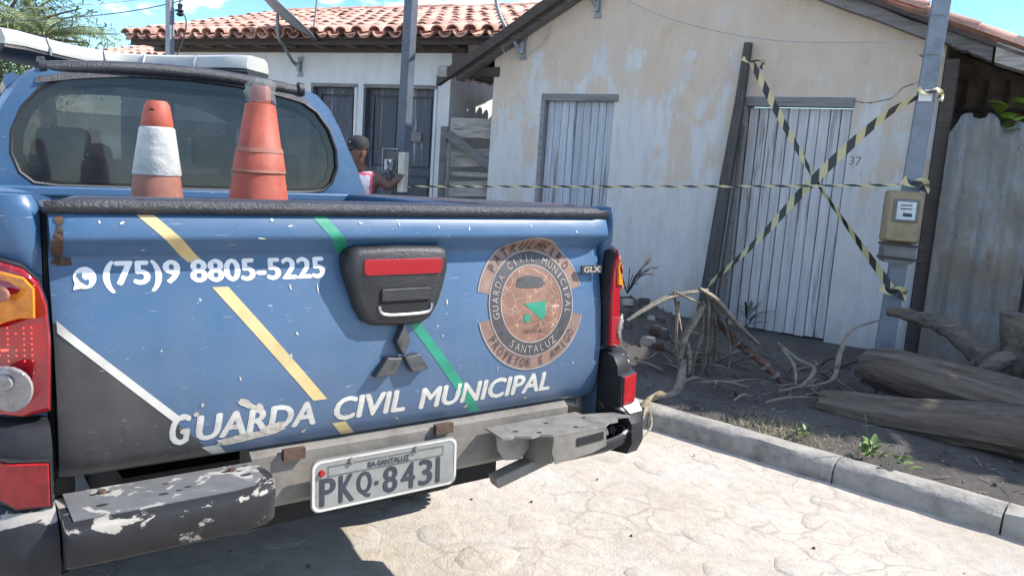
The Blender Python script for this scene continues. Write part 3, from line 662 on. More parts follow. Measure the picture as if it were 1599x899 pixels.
# crest sticker
CU, CZ = .445, 1.030
def polar(name, mat, r0, r1, off, t0=0, t1=2*pi, parent=TG, nr=10, nt_=72, keep=None):
    b = MB(); vs = []
    for j in range(nr+1):
        for i in range(nt_+1):
            rr_ = r0+(r1-r0)*j/nr; t = t0+(t1-t0)*i/nt_; vs.append(skin((CU+rr_*cos(t), CZ+rr_*sin(t)), off))
    b.add(vs, [(j*(nt_+1)+i, j*(nt_+1)+i+1, (j+1)*(nt_+1)+i+1, (j+1)*(nt_+1)+i) for j in range(nr) for i in range(nt_)])
    return b.build(name, mat, parent, recalc=False, smooth=True, weld=True)
CR = polar('crest_field', M_['crest'], .0, .112, .0016)
polar('crest_ring', M_['crestring'], .107, .146, .0022, parent=CR)
polar('crest_scroll', M_['crestbrown'], .142, .183, .0012, R(13), R(167), CR); polar('crest_scroll', M_['crestbrown'], .142, .183, .0012, R(193), R(347), CR)
polar('crest_border', M_['crestpale'], .144, .147, .0026, parent=CR); polar('crest_border', M_['crestpale'], .105, .108, .0026, parent=CR)
for t0 in (13, 193): polar('crest_border', M_['crestpale'], .181, .1845, .0022, R(t0), R(t0+154), CR, 1)
def arc_text(s, r, mid, span, h, mat, up=True, bold=.0):
    n = len(s)
    for i, ch in enumerate(s):
        if ch == ' ': continue
        f_ = (i+.5)/n-.5; t = R(mid)+(-f_ if up else f_)*R(span)
        vs, fs = text2d(ch, bold); wch = max(p[0] for p in vs)-min(p[0] for p in vs); w_ = min(.017, max(.004, wch*h*1.25))
        q = fit(vs, -w_/2, w_/2, -h/2, h/2); ro = t-pi/2 if up else t+pi/2
        cx_, cz_ = CU+r*cos(t), CZ+r*sin(t)
        sublet([(cx_+x*cos(ro)-z*sin(ro), cz_+x*sin(ro)+z*cos(ro)) for x, z in q], fs, lambda x, z, o: skin((x, z), .0036), 'lettering', mat, CR)
arc_text('PATRULHEIRO', .1635, 90, 112, .025, M_['ink']); arc_text('GUARDA CIVIL MUNICIPAL', .1265, 90, 214, .020, M_['crestpale'])
arc_text('SANTALUZ', .1265, 270, 78, .021, M_['crestpale'], False); arc_text('PROTETOR E AMIGO', .1635, 270, 122, .023, M_['ink'], False)
sublet([(CU-.030, CZ+.002), (CU+.045, CZ+.006), (CU+.047, CZ-.028), (CU+.034, CZ-.047)], [(0, 3, 2, 1)], lambda x, z, o: skin((x, z), .003), 'crest_green_field', M_['vinyl_g'], CR)
sublet([(CU-.02+.012*cos(t), CZ-.038+.012*sin(t)) for t in [R(40*i) for i in range(9)]], [tuple(range(9))], lambda x, z, o: skin((x, z), .003), 'crest_green_field', M_['vinyl_g'], CR)
sublet([(CU-.052, CZ+.050), (CU-.046, CZ+.072), (CU-.01, CZ+.078), (CU+.036, CZ+.072), (CU+.048, CZ+.052), (CU+.03, CZ+.044), (CU-.03, CZ+.044)], [tuple(range(7))], lambda x, z, o: skin((x, z), .003), 'crest_cap', M_['crestring'], CR)
vs, fs = text2d('SANTALUZ', .0); sublet(fit(vs, CU-.032, CU+.032, CZ-.080, CZ-.071), fs, lambda x, z, o: skin((x, z), .003), 'lettering', M_['ink'], CR)
# ---- bed sides and body
BM = M_['blue']
def lo_(z): return .035 if z < 1.19 else 0
def kx(s, u, z):
    if s < 0: return u
    k = .28 if z >= 1.26 else (.28+(1.26-z)/.09*.17 if z > 1.17 else (.45+(1.17-z)/.12*.4 if z > 1.05 else .85))
    return .722+(u-.722)*k
SIDE = [(.19, .64), (.72, .60)]+[(1.2+.45*cos(R(a)), .41+.45*sin(R(a))) for a in range(158, 10, -12)]+[(1.70, .56), (3.72, .56)]+[(4.2+.45*cos(R(a)), .52+.45*sin(R(a))) for a in range(172, 5, -12)]+[(4.75, .62), (5.0, .66), (5.05, .90), (4.95, 1.08), (4.05, 1.22), (1.83, 1.30), (.19, 1.285)]
for s in (-1, 1):
    P = SIDE if s > 0 else SIDE
    MB().prism(P, .79*s, .87*s, lambda p, a: (a-(.115*min(1, max(0, (p[1]-.75)/.5)) if s > 0 else 0), p[0], p[1])).build('body_side', BM, TR, bevel=.02, seg=3)
    # bed inner wall and rail cap
    BX('bed_wall', BM, TR, min(.69*s, (.785 if s < 0 else .735)*s), max(.69*s, (.785 if s < 0 else .735)*s), .10, 1.78, .80, 1.27)
    rg = [[(s*.690, v, 1.268), (s*.690, v, 1.292), (s*.72, v, 1.302), (s*kx(s, .80, 1.3), v, 1.304), (s*kx(s, .855, 1.3), v, 1.298), (s*kx(s, .876, 1.3), v, 1.28), (s*kx(s, .876, 1.3), v, 1.262), (s*kx(s, .80, 1.3), v, 1.262)] for v in (.20, .5, 1.0, 1.5, 1.79)]
    MB().loft(rg).build('rail_cap', M_['rail'] if s > 0 else BM, TR, smooth=50)
    # rear corner post beside the tailgate
    cp_ = [[(s*.722, .09, z), (s*.726, .03, z), (s*.742, .008+lo_(z), z), (s*kx(s, .775, z), .010+lo_(z), z), (s*kx(s, .815, z), .045+lo_(z), z), (s*kx(s, .85, z), .11+lo_(z), z), (s*kx(s, .868, z), .20, z), (s*kx(s, .80, z), .20, z)] for z in (.66, .86, 1.0, 1.15, 1.20, 1.26, 1.285, 1.30)]
    for q in (-1, -2):
        e = .5 if q == -1 else .2; cp_[q] = [(x+(s*.795-x)*e*.35, y+(.07-y)*e*.5, z) for x, y, z in cp_[q]]
    MB().loft(cp_).build('rear_corner', BM, TR, smooth=55)
for s in (-1, 1):     # side doors: seams and handles
    xo = lambda z: s*(.8712-(.115*min(1, max(0, (z-.75)/.5)) if s > 0 else 0))
    for v in (1.80, 2.72, 3.70): MB().tube([(xo(z), v+.02*(z-.9), z) for z in (.60, .75, .95, 1.15, 1.27)], .005, 5).build('door_seam', M_['dark'], TR)
    for v in (2.0, 2.95): MB().bar((xo(1.12)+s*.012, v, 1.12), (xo(1.12)+s*.012, v+.17, 1.12), .025, .03).build('door_handle', M_['black'], TR, bevel=.008)
    MB().tube([(xo(.58)+s*.05, 1.75, .50), (xo(.58)+s*.09, 2.0, .47), (xo(.58)+s*.09, 3.4, .47), (xo(.58)+s*.05, 3.65, .50)], .03, 8).build('side_step', M_['black'], TR, smooth=True)
BX('seal_gap', M_['dark'], TR, -.722, -.712, .05, .09, .74, 1.27); BX('seal_gap', M_['dark'], TR, .712, .722, .05, .09, .74, 1.27)
BX('bed_floor', M_['rail'], TR, -.70, .70, .10, 1.78, .80, .83)
BX('chassis', M_['dark'], TR, -.55, .55, .3, 4.7, .42, .62)
# ---- tail lights
def tail_light(s):
    PL = [(.723, .885), (.718, 1.02), (.722, 1.10), (.735, 1.145), (.76, 1.172), (.80, 1.186), (.84, 1.185), (.866, 1.168), (.872, 1.10), (.872, .95), (.862, .895), (.83, .880), (.77, .878)]
    def w(x, y, z):    # wrap the outer part round the body corner
        if x > .755: q = (x-.755); return (s*kx(s, x, z), y+q*q*11, z)
        return (s*kx(s, x, z), y, z)
    def rg(sc, y): return [w(.795+(u-.795)*sc, y, 1.03+(z-1.03)*sc) for u, z in PL]
    H = MB().loft([rg(1.0, .035), rg(1.0, -.002), rg(.97, -.012)]).build('tail_light', M_['black'], TR, smooth=50)
    def lens(nm, mat, pl, y0, y1, c, sc=.95):
        def r_(k, y): return [w(c[0]+(u-c[0])*k, y, c[1]+(z-c[1])*k) for u, z in pl]
        return MB().loft([r_(1, y0), r_(1, y1+.004), r_(sc, y1)]).build(nm, mat, H, smooth=50)
    RD = lens('red_lens', M_['redlens'], [(u*.955+.795*.045, z*.955+1.03*.045) for u, z in PL], -.006, -.026, (.795, 1.03))
    AP = [(.745, 1.072), (.744, 1.128), (.760, 1.150), (.80, 1.162), (.84, 1.160), (.852, 1.13), (.852, 1.045), (.82, 1.050), (.79, 1.066), (.77, 1.073)]
    A_ = lens('amber_lens', M_['amber'], AP, -.020, -.0315, (.80, 1.11), .93)
    CC = [(.792+.040*cos(t), .938+.044*sin(t)) for t in [2*pi*i/24 for i in range(24)]]
    lens('reverse_lens', M_['clear'], CC, -.020, -.029, (.792, .938), .9)
    C2 = [(.800+.016*cos(t), .950+.017*sin(t)) for t in [2*pi*i/14 for i in range(14)]]
    lens('reverse_bulb', M_['clear'], C2, -.026, -.0302, (.800, .950), .8)
    C3 = [(.798+.015*cos(t), 1.118+.015*sin(t)) for t in [2*pi*i/14 for i in range(14)]]
    lens('indicator_bulb', M_['conedirty'], C3, -.030, -.034, (.798, 1.118), .7)
    if s < 0:
        b = MB()
        for i in range(7):
            for j in range(7):
                if (i in (0, 1, 3) or j in (1, 2, 5)):
                    x, z = .752+i*.0125, .992+j*.0105; r0 = .0008; q = w(x, -.0262, z); b.box(q[0]-r0, q[0]+r0, q[1]-.001, q[1]+.002, z-r0, z+r0)
        q = w(.795, -.0262, 1.012); b.box(q[0]-.005, q[0]+.005, q[1]-.0012, q[1]+.002, 1.011, 1.014)
        b.build('lit_led', M_['led'], H)
    return H
tail_light(-1); tail_light(1)
# ---- rear bumper: end caps with reflectors, worn step, bare beam, torn bracket
def rline(P, y): return [(u, y, z) for u, z in P]
def end_cap(s, flip=1):
    B_ = MB(); rg = []
    for z, y, ox in ((.868, -.01, .0), (.862, -.035, .0), (.835, -.055, .0), (.81, -.058, 0), (.72, -.060, 0), (.70, -.10, .0), (.678, -.125, 0), (.62, -.13, .0), (.585, -.11, -.01), (.575, -.04, -.02)):
        rg.append([(s*.728, .05, z), (s*.728, y, z), (s*.775, y+.006, z), (s*(.82+ox), y+.045, z), (s*(.86+ox), y+.115, z), (s*(.885+ox), y+.20, z), (s*(.89+ox), .36, z), (s*.87, .34, z)])
    B_.loft(rg); o = B_.build('bumper_end', M_['bump'], TR, smooth=42)
    RP = [(.737, .722), (.737, .804), (.80, .808), (.842, .806), (.842, .772), (.825, .742), (.79, .724)]
    fr = [(.79+(u-.79)*1.1, .768+(z-.768)*1.12) for u, z in RP]
    def lo(pl, y0, y1): 
        def r_(k, y): return [(s*(.79+(u-.79)*k), y+max(0, u-.765)**2*13, .768+(z-.768)*k) for u, z in pl]
        return MB().loft([r_(1, y0), r_(1, y1+.002), r_(.96, y1)])
    f_ = lo(fr, -.05, -.074).build('reflector_frame', M_['black'], o, smooth=45)
    lo(RP, -.06, -.079).build('red_reflector', M_['reddull'], o, smooth=45)
    return o
end_cap(-1); end_cap(1)
# worn step on the left
def step_ring(u, e=1.0):
    return [(u, -.005, .600), (u, -.01, .708), (u, -.07, .716), (u, -.175*e, .717), (u, -.192*e, .709), (u, -.196*e, .695), (u, -.185*e, .640), (u, -.165*e, .628), (u, -.12*e, .622)]
ST = MB().loft([step_ring(u, e) for u, e in ((-.724, .97), (-.715, 1), (-.66, 1.01), (-.55, 1.01), (-.45, 1), (-.39, .98), (-.355, .93), (-.335, .82), (-.325, .62))]).build('bumper_step', M_['bump'], TR, smooth=48)
b = MB().prism([(-.71, -.016), (-.34, -.016), (-.345, -.11), (-.375, -.155), (-.42, -.166), (-.71, -.168)], .7175, .7195, lambda p, a: (p[0], p[1], a)); TP = b.build('step_tread', M_['bumptop'], ST)
for u, v, a in ((-.66, -.05, .008), (-.64, -.05, .011), (-.655, -.115, .011), (-.53, -.06, .006), (-.545, -.115, .010), (-.515, -.11, .006), (-.495, -.10, .007), (-.405, -.05, .010), (-.38, -.06, .006), (-.375, -.09, .012), (-.36, -.035, .007)):
    MB().prism([(u+a*cos(t), v+a*.55*sin(t)) for t in [2*pi*i/10 for i in range(10)]], .7196, .7202, lambda p, q: (p[0], p[1], q)).build('bolt_hole', M_['dark'], TP)
for u, v in ((-.645, -.05), (-.392, -.05)): MB().tube([(u, v, .7196), (u, v, .726)], [.009, .007], 8).build('bolt', M_['rust'], TP)
# beam behind
MB().loft([[(u, .03, .585), (u, .015, .60), (u, .012, .715), (u, .03, .728), (u, .10, .728), (u, .10, .585)] for u in (-.33, -.1, .15, .40, .60)]).build('bumper_beam', M_['beam'], TR, smooth=40)
for u in (-.235, .17): BX('mount_block', M_['rust'], TR, u-.026, u+.026, -.004, .012, .702, .728)
# torn bracket on the right
TB = MB().prism([(.30, .0), (.285, -.10), (.31, -.108), (.325, -.10), (.36, -.13), (.39, -.125), (.42, -.145), (.60, -.150), (.635, -.13), (.67, -.128), (.69, -.10), (.735, -.11), (.72, -.06), (.62, -.03), (.62, .0)], .693, .699, lambda p, a: (p[0], p[1], a)).build('torn_bracket', M_['bent'], TR)
MB().prism([(.42, .692), (.605, .692), (.61, .640), (.56, .628), (.43, .618), (.415, .65)], -.149, -.143, lambda p, a: (p[0], a, p[1])).build('bracket_face', M_['beam'], TB)
MB().prism([(-.0, .692), (-.143, .692), (-.143, .62), (-.09, .60), (0, .60)], .418, .424, lambda p, a: (a, p[0], p[1])).build('bracket_web', M_['beam'], TB)
MB().prism([(.30, .690), (.41, .690), (.41, .64), (.38, .612), (.33, .618), (.305, .65)], -.055, -.050, lambda p, a: (p[0], a, p[1])).build('bracket_web', M_['bent'], TB)
MB().bar((.50, -.150, .667), (.595, -.150, .672), .004, .022).build('bracket_slot', M_['dark'], TB)
for u, v in ((.35, -.07), (.47, -.05), (.52, -.12), (.40, -.11), (.60, -.06)): MB().prism([(u+.008*cos(t), v+.006*sin(t)) for t in [2*pi*i/9 for i in range(9)]], .6992, .6998, lambda p, q: (p[0], p[1], q)).build('bolt_hole', M_['dark'], TB)
MB().bar((.66, -.08, .665), (.31, -.03, .555), .05, .03).build('stay', M_['beam'], TB, bevel=.004)
MB().bar((.70, -.02, .655), (.47, .0, .575), .05, .028).build('stay', M_['beam'], TB, bevel=.004)
# hanging bumper corner, split open
SEC = [(.02, .590), (-.05, .588), (-.095, .596), (-.122, .614), (-.130, .640)]
rg = [[(.545+.30*a-.02*j*(a < .1), y+.16*max(0, a-.45)**1.4, z+.06*max(0, a-.3)**1.5+.022*a*(j == 4)) for j, (y, z) in enumerate(SEC)] for a in [i/12 for i in range(13)]]
HC = MB().loft(rg, cap=False, closed=False).build('split_bumper_skin', M_['bump'], TR, smooth=True); sm = HC.modifiers.new('thickness', 'SOLIDIFY'); sm.thickness = .007
b = MB(); b.add([(.742, -.064, .7215), (.80, -.056, .7215), (.845, -.01, .7215), (.845, -.035, .7020), (.80, -.094, .7020), (.742, -.103, .7020)], [(0, 1, 4, 5), (1, 2, 3, 4)]); b.build('white_ledge_patch', M_['vinyl_w'], TR)  # white patch laid on the upward ledge of the right bumper end
# ---- number plate
def rrect(u0, u1, z0, z1, r, n=4):
    P = []
    for cx_, cz_, a0 in ((u1-r, z1-r, 0), (u0+r, z1-r, 90), (u0+r, z0+r, 180), (u1-r, z0+r, 270)):
        P += [(cx_+r*cos(R(a0+90*i/n)), cz_+r*sin(R(a0+90*i/n))) for i in range(n+1)]
    return P
PLT = MB().prism(rrect(-.205, .192, .572, .700, .02), -.030, -.024, lambda p, a: (p[0], a+.05*(p[1]-.70)*-.25, p[1])).build('number_plate', M_['plate'], TR)
py_ = lambda z: -.0305+.05*(z-.70)*-.25
def onplate(vs, fs, mat, nm='lettering', o=.001):
    b = MB(); b.add([(x, py_(z)-o, z) for x, z in vs], fs); return b.build(nm, mat, PLT, recalc=False)
fr_o, fr_i = rrect(-.203, .190, .574, .698, .02), rrect(-.197, .184, .580, .692, .018)
n = len(fr_o); onplate(fr_o+fr_i, [(i, (i+1) % n, n+(i+1) % n, n+i) for i in range(n)], M_['vinyl_grey'], 'plate_rim', .0006)
xs = [-.186, -.138, -.092, -.022, .028, .078, .128]
for ch, x in zip('PKQ8431', xs):
    bold_text(ch, x, x+(.042 if ch != '1' else .014), .585, .654, .0028, M_['ink'], 0, lambda p, o: (p[0], py_(p[1])-o+.001, p[1]), PLT)
onplate([(-.043, .613), (-.033, .613), (-.033, .623), (-.043, .623)], [(0, 1, 2, 3)], M_['ink'])
vs, fs = text2d('BA-SANTALUZ', .03); onplate(fit(vs, -.062, .052, .6605, .6755), fs, M_['ink'])
for x0, x1, z0, z1 in ((-.165, .150, .6565, .658), (-.165, .150, .680, .6815), (-.165, -.1635, .6565, .6815), (.1485, .15, .6565, .6815)): onplate([(x0, z0), (x1, z0), (x1, z1), (x0, z1)], [(0, 1, 2, 3)], M_['ink'], 'plate_line')
for x, z, mt in ((-.105, .687, 'beam'), (.070, .687, 'beam'), (-.180, .668, 'reddull')): MB().tube([(x, py_(z)-.0005, z), (x, py_(z)-.007, z)], [.009, .006], 9).build('plate_screw', M_[mt], PLT, smooth=True)
# ---- wheels
def wheel(u, v, z, r=.365, w=.24):
    W_ = bpy.data.objects.new('wheel', None); link(W_, TR); W_.location = (u, v, z)
    pr = [(-w/2+.02, .60*r), (-w/2, .72*r), (-w/2+.005, .92*r), (-w/2+.03, .985*r), (0, r), (w/2-.03, .985*r), (w/2-.005, .92*r), (w/2, .72*r), (w/2-.02, .60*r)]
    n = 40
    MB().loft([[(x, q*cos(2*pi*i/n), q*sin(2*pi*i/n)) for x, q in pr] for i in range(n)]+[[(x, q, 0) for x, q in pr]], cap=False).build('tyre', M_['tyre'], W_, smooth=50, weld=True)
    b = MB()
    for i in range(n):
        a = 2*pi*i/n
        for k, x in ((0, -.085), (1, -.03), (0, .03), (1, .085)):
            M2 = Matrix.Rotation(a+k*.07, 4, 'X') @ Matrix.Translation((x, 0, r)); b.box(-.022, .022, -.017, .017, -.012, .008, 0, M2)
    b.build('tread', M_['tyre'], W_)
    MB().loft([[(x, q*cos(2*pi*i/24), q*sin(2*pi*i/24)) for i in range(24)] for x, q in ((-.08, .6*r), (-.06, .5*r), (.05, .45*r), (.07, .2*r), (.075, .05*r))]).build('rim', M_['steel'], W_, smooth=40)
for s in (-1, 1): wheel(.70*s, 1.2, .418); wheel(.70*s, 4.2, .548)
# ---- cab
GL = [(0, 1.302), (.30, 1.302), (.50, 1.303), (.575, 1.312), (.620, 1.350), (.645, 1.42), (.640, 1.50), (.605, 1.59), (.545, 1.665), (.47, 1.708), (.36, 1.732), (.18, 1.748), (0, 1.753)]
OU = [(0, 1.262), (.34, 1.262), (.62, 1.262), (.80, 1.262), (.792, 1.32), (.752, 1.42), (.712, 1.50), (.665, 1.60), (.61, 1.69), (.55, 1.745), (.43, 1.778), (.21, 1.802), (0, 1.808)]
def mir(P): return P+[(-u, z) for u, z in P[-2:0:-1]]
g_, o_ = mir(GL), mir(OU); n = len(g_)
def off(P, k, c=(0, 1.52)): return [(c[0]+(u-c[0])*k, c[1]+(z-c[1])*k) for u, z in P]
CB = MB()
CB.loft([[(u, 2.02, z) for u, z in off(o_, 1.03)], [(u, 1.86, z) for u, z in off(o_, 1.012)], [(u, 1.815, z) for u, z in o_], [(u, 1.808, z) for u, z in off(g_, 1.015)], [(u, 1.83, z) for u, z in g_]], cap=False)
CAB = CB.build('cab', BM, TR, smooth=50)
RW = MB(); RW.add([(u, 1.822, z) for u, z in g_], [tuple(range(n))]); RG = RW.build('rear_window', M_['glass'], CAB, recalc=False)
gi = [(u*.945-.0, 1.318+(z-1.302)*(.885)) for u, z in g_]
RW = MB(); RW.add([(u, 1.8195, z) for u, z in g_]+[(u, 1.8195, z) for u, z in gi], [(i, (i+1) % n, n+(i+1) % n, n+i) for i in range(n)]); RW.build('window_border', M_['frit'], RG, recalc=False)
MB().tube([(u, 1.812, z) for u, z in off(g_, 1.006)]+[(g_[0][0], 1.812, g_[0][1]-.001)], .008, 6, cap=False).build('window_seal', M_['black'], RG, smooth=True)
arc = lambda u: 1.790-.032*(u/.5)**2
SPL = MB().tube([(u, 1.805+.05*(u/.6)**2, arc(u)-.010) for u in [-.55+1.04*i/20 for i in range(21)]], .031, 12, flat=.9).build('roof_edge_bar', M_['trim'], CAB, smooth=50)
MB().grid(lambda a, c: (-.56+1.06*a, 1.797+.05*((-.56+1.06*a)/.6)**2*c, 1.752-.055*((-.56+1.06*a)/.5)**2*(1-.42*c)+.042*c), 20, 3).build('roof_edge_band', M_['trim'], CAB, smooth=True)
for u in (-.535, .475): MB().tube([(u-.012, 1.795+.05*(u/.6)**2, arc(u-.012)), (u+.012, 1.795+.05*(u/.6)**2, arc(u+.012))], .033, 12).build('bar_strap', M_['black'], SPL, smooth=50)
MB().grid(lambda a, c: ((-1+2*a)*(.60-.03*c), 1.90+1.30*c, 1.705+.105*(1-abs(-1+2*a)**2.6)-.05*max(0, c-.7)**1.3*2), 24, 12).build('roof', BM, CAB, smooth=True)
for s in (-1, 1):
    MB().tube([(s*.62, 2.0, 1.70), (s*.60, 2.6, 1.715), (s*.58, 3.2, 1.68), (s*.72, 3.95, 1.25)], [.035, .035, .035, .04], 8).build('roof_rail_pillar', BM, CAB, smooth=True)
    MB().bar((s*.80, 2.72, 1.28), (s*.61, 2.62, 1.71), .07, .03).build('pillar', M_['black'], CAB)
    for v0, v1, w0, w1 in ((2.03, 2.68, 2.05, 2.60), (2.76, 3.75, 2.66, 3.15)):
        pass
        b = MB(); b.add([(s*.79, v0, 1.29), (s*.79, v1, 1.27), (s*.605, w1, 1.70), (s*.625, w0, 1.70)], [(0, 1, 2, 3)]); b.build('side_window', M_['sideglass'], CAB, recalc=False)
    m_w = MB().box(s*.88-.0, s*1.02, 3.50, 3.60, 1.25, 1.42) if s > 0 else MB().box(-1.02, -.88, 3.50, 3.60, 1.25, 1.42)
    m_w.build('door_mirror', M_['black'], CAB, bevel=.03)
b = MB(); b.add([(-.70, 3.92, 1.25), (.70, 3.92, 1.25), (.56, 3.2, 1.685), (-.56, 3.2, 1.685)], [(0, 1, 2, 3)]); b.build('windscreen', M_['sideglass'], CAB, recalc=False)
MB().grid(lambda a, c: ((-1+2*a)*.80, 3.88+1.08*c, 1.235-.05*c-.10*abs(-1+2*a)**4-.12*c**4), 12, 10).build('bonnet', BM, TR, smooth=True)
BX('front_panel', M_['black'], TR, -.80, .80, 4.90, 5.02, .55, 1.05, .04)
BX('cab_back', BM, TR, -.785, .785, 1.79, 1.83, .70, 1.262)
BX('bed_front_ledge', BM, TR, -.80, .78, 1.765, 1.815, 1.262, 1.300, .008)
BX('cab_floor', M_['seat'], TR, -.78, .78, 1.9, 3.9, .62, .68); BX('dashboard', M_['seat'], TR, -.74, .74, 3.55, 3.9, .9, 1.20, .04)
# seats seen through the glass
BX('rear_bench', M_['seat'], CAB, -.66, .66, 1.96, 2.10, .75, 1.30, .04)
for u in (-.40, .42): BX('headrest', M_['seat'], CAB, u-.13, u+.13, 1.97, 2.07, 1.33, 1.48, .04)
for u in (-.36, .36):
    BX('seat_back', M_['seat'], CAB, u-.24, u+.24, 2.72, 2.86, .75, 1.38, .06); BX('headrest', M_['seat'], CAB, u-.12, u+.12, 2.74, 2.83, 1.41, 1.58, .04)
MB().tube([(-.36+.17*cos(t), 3.42+.06*sin(t), 1.14+.16*sin(t)) for t in [2*pi*i/20 for i in range(21)]], .014, 6).build('steering_wheel', M_['black'], CAB, smooth=True)
# ---- emergency light bar, V shaped
path = cr([(-.66, 2.55, 0), (-.36, 2.84, 0), (-.06, 2.93, 0), (.22, 2.76, 0), (.47, 2.47, 0)], 6); path = [Vector((p.x, p.y, 0)) for p in path]
def bar_rings(pr, sc_end=.7):
    out = []; k = len(path)
    for i, p in enumerate(path):
        d = (path[min(i+1, k-1)]-path[max(i-1, 0)]).normalized(); nn = Vector((-d.y, d.x, 0)); e = sc_end if i in (0, k-1) else 1
        q = p+d*(.0 if e == 1 else (.03 if i else -.03))
        out.append([q+nn*a*e+Vector((0, 0, z)) for a, z in pr])
    return out
LB = MB().loft(bar_rings([(-.13, 1.905), (-.14, 1.890), (-.10, 1.865), (.10, 1.865), (.14, 1.890), (.13, 1.905)])).build('light_bar', M_['black'], TR, smooth=40)
MB().loft(bar_rings([(-.138, 1.905), (-.142, 1.925), (-.125, 1.962), (-.09, 1.975), (.09, 1.975), (.125, 1.962), (.142, 1.925), (.138, 1.905)])).build('light_bar_lens', M_['barlens'], LB, smooth=40)
for u in (-.30, .25): BX('bar_foot', M_['black'], LB, u-.03, u+.03, 2.65, 2.85, 1.79, 1.868)
for i in (3, 9, 15, 20):
    p = path[i]; d = (path[i+1]-path[i-1]).normalized(); nn = Vector((-d.y, d.x, 0)); MB().tube([p+nn*a+Vector((0, 0, z)) for a, z in ((-.146, 1.89), (-.148, 1.925), (-.13, 1.966))], .006, 6).build('bar_clip', M_['steel'], LB)
# ================================================================ traffic cones standing in the bed
TW = TR.matrix_world
def cone(loc, h, r0, r1, label, band, top):
    c = tag(empty('traffic_cone', TW @ Vector(loc)), label, 'traffic cone', 'traffic cones in the truck bed'); n = 28
    def rev(pr): return [[(q*cos(2*pi*i/n), q*sin(2*pi*i/n), z) for i in range(n)] for z, q in pr]
    rd = lambda z: r0+(r1-r0)*(z/h)
    sg = [(.0, rd(0)), (.05, rd(.05))]+[(z, rd(z)) for z in (h*.3, h*.45)]
    MB().loft(rev([(.02, .17), (.035, .17), (.04, rd(.04)), ((h*.74 if band else h*.52), rd(h*.74 if band else h*.52))]), cap=True).build('cone_foot', M_['conedirty'], c, smooth=40)
    if band:
        MB().loft(rev([(h*.74, rd(h*.74)+.002), (h*.745, rd(h*.745)+.004), (h*.905, rd(h*.905)+.004), (h*.91, rd(h*.91))])).build('reflective_band', M_['conew'], c, smooth=40)
        MB().loft(rev([(h*.91, rd(h*.91)), (h*.915, rd(h*.915)+.002), (h*.985, rd(h*.985)), (h, rd(h)-.006), (h-.03, rd(h)-.012)])).build('cone_tip', M_['cone'], c, smooth=40)
    else:
        MB().loft(rev([(h*.52, rd(h*.52)), (h*.70, rd(h*.70)), (h*.705, rd(h*.7)+.003), (h*.77, rd(h*.77)+.003), (h*.775, rd(h*.775)), (h*.935, rd(h*.935)), (h*.94, rd(h*.94)-.012), (h*.99, r1-.006), (h, r1-.012)])).build('cone_body', M_['cone'], c, smooth=40)
        for z in (h*.70, h*.77): MB().loft(rev([(z-.004, rd(z)+.001), (z, rd(z)+.0045), (z+.012, rd(z)+.001)]), cap=False).build('raised_rib', M_['conedirty'], c, smooth=40)
        rr = random.Random(2); MB().loft([[((q+rr.uniform(-.006, .008))*cos(2*pi*i/14), (q+rr.uniform(-.006, .008))*sin(2*pi*i/14), z+rr.uniform(-.006, .006)) for i in range(14)] for z, q in ((h*.945, r1+.004), (h*.97, r1+.007), (h*1.0, r1+.004), (h*1.02, r1*.6), (h*1.022, .004))]).build('plastic_bag', M_['cling'], c, smooth=True)
    b = MB(); b.box(-.17, .17, -.17, .17, 0, .022); b.build('cone_base', M_['conedirty'], c, bevel=.02)
    if band:
        q = R(36)+R(-125); rz_ = rd(h*.955)-.001
        MB().loft([[(rz_*cos(q+.32*cos(t)*k)*(1.02), rz_*sin(q+.32*cos(t)*k)*1.02, h*.952+.014*sin(t)*k) for t in [2*pi*i/12 for i in range(12)]] for k in (1, .02)], cap=False).build('worn_hole', M_['dark'], c)
    return c
cone((-.436, .45, .832), .70, .128, .028, 'shorter orange traffic cone with white band and hole near its tip, in truck bed', True, 0)
cone((-.172, .47, .832), .765, .150, .032, 'taller plain orange traffic cone with clear plastic on its tip, in truck bed', False, 1)
# ================================================================ poles, meters, wires
def pole(name, x, y, w, h, lx, ly, label, mat, rz, taper=.85):
    p = tag(empty(name, (x, y, .05), 0), label, 'pole', 'utility poles'); M2 = Matrix.Rotation(rz, 4, 'Z'); rg = []
    for t in (0, .5, 1):
        k = w/2*(1+(taper-1)*t); c = Vector((lx*t, ly*t, h*t)); rg.append([c+M2 @ Vector((a*k, b_*k, 0)) for a, b_ in ((-1, -1), (1, -1), (1, 1), (-1, 1))])
    MB().loft(rg).build('shaft', mat, p, bevel=.006); return p
P1 = pole('utility_pole', 2.835, 5.95, .125, 4.6, .12, 0, 'blue-grey steel pole with yellowish meter box beside the boarded door', M_['polegrey'], R(-20))
P2 = pole('utility_pole', -1.10, 7.50, .10, 5.0, .04, 0, 'dark blue-grey steel pole in front of the white house double door', plain('dark_painted_pole', (.085, .10, .13), .55, .1, .2, 6), R(-30))
P3 = pole('utility_pole', -3.98, 9.2, .075, 4.4, -.02, 0, 'thin grey pole with black insulator behind the truck roof light bar', M_['galv'], R(-24))
BX('sticker', M_['vinyl_w'], P1, -.055+.05, .032+.05, -.0745, -.0725, 2.02, 2.10, 0, Matrix.Rotation(R(-20), 4, 'Z'))
for zz_ in (2.35, 2.62): MB().tube([(.05+.075*cos(t), .075*sin(t), zz_) for t in [2*pi*i/10 for i in range(11)]], .004, 5).build('band', M_['galv'], P1)
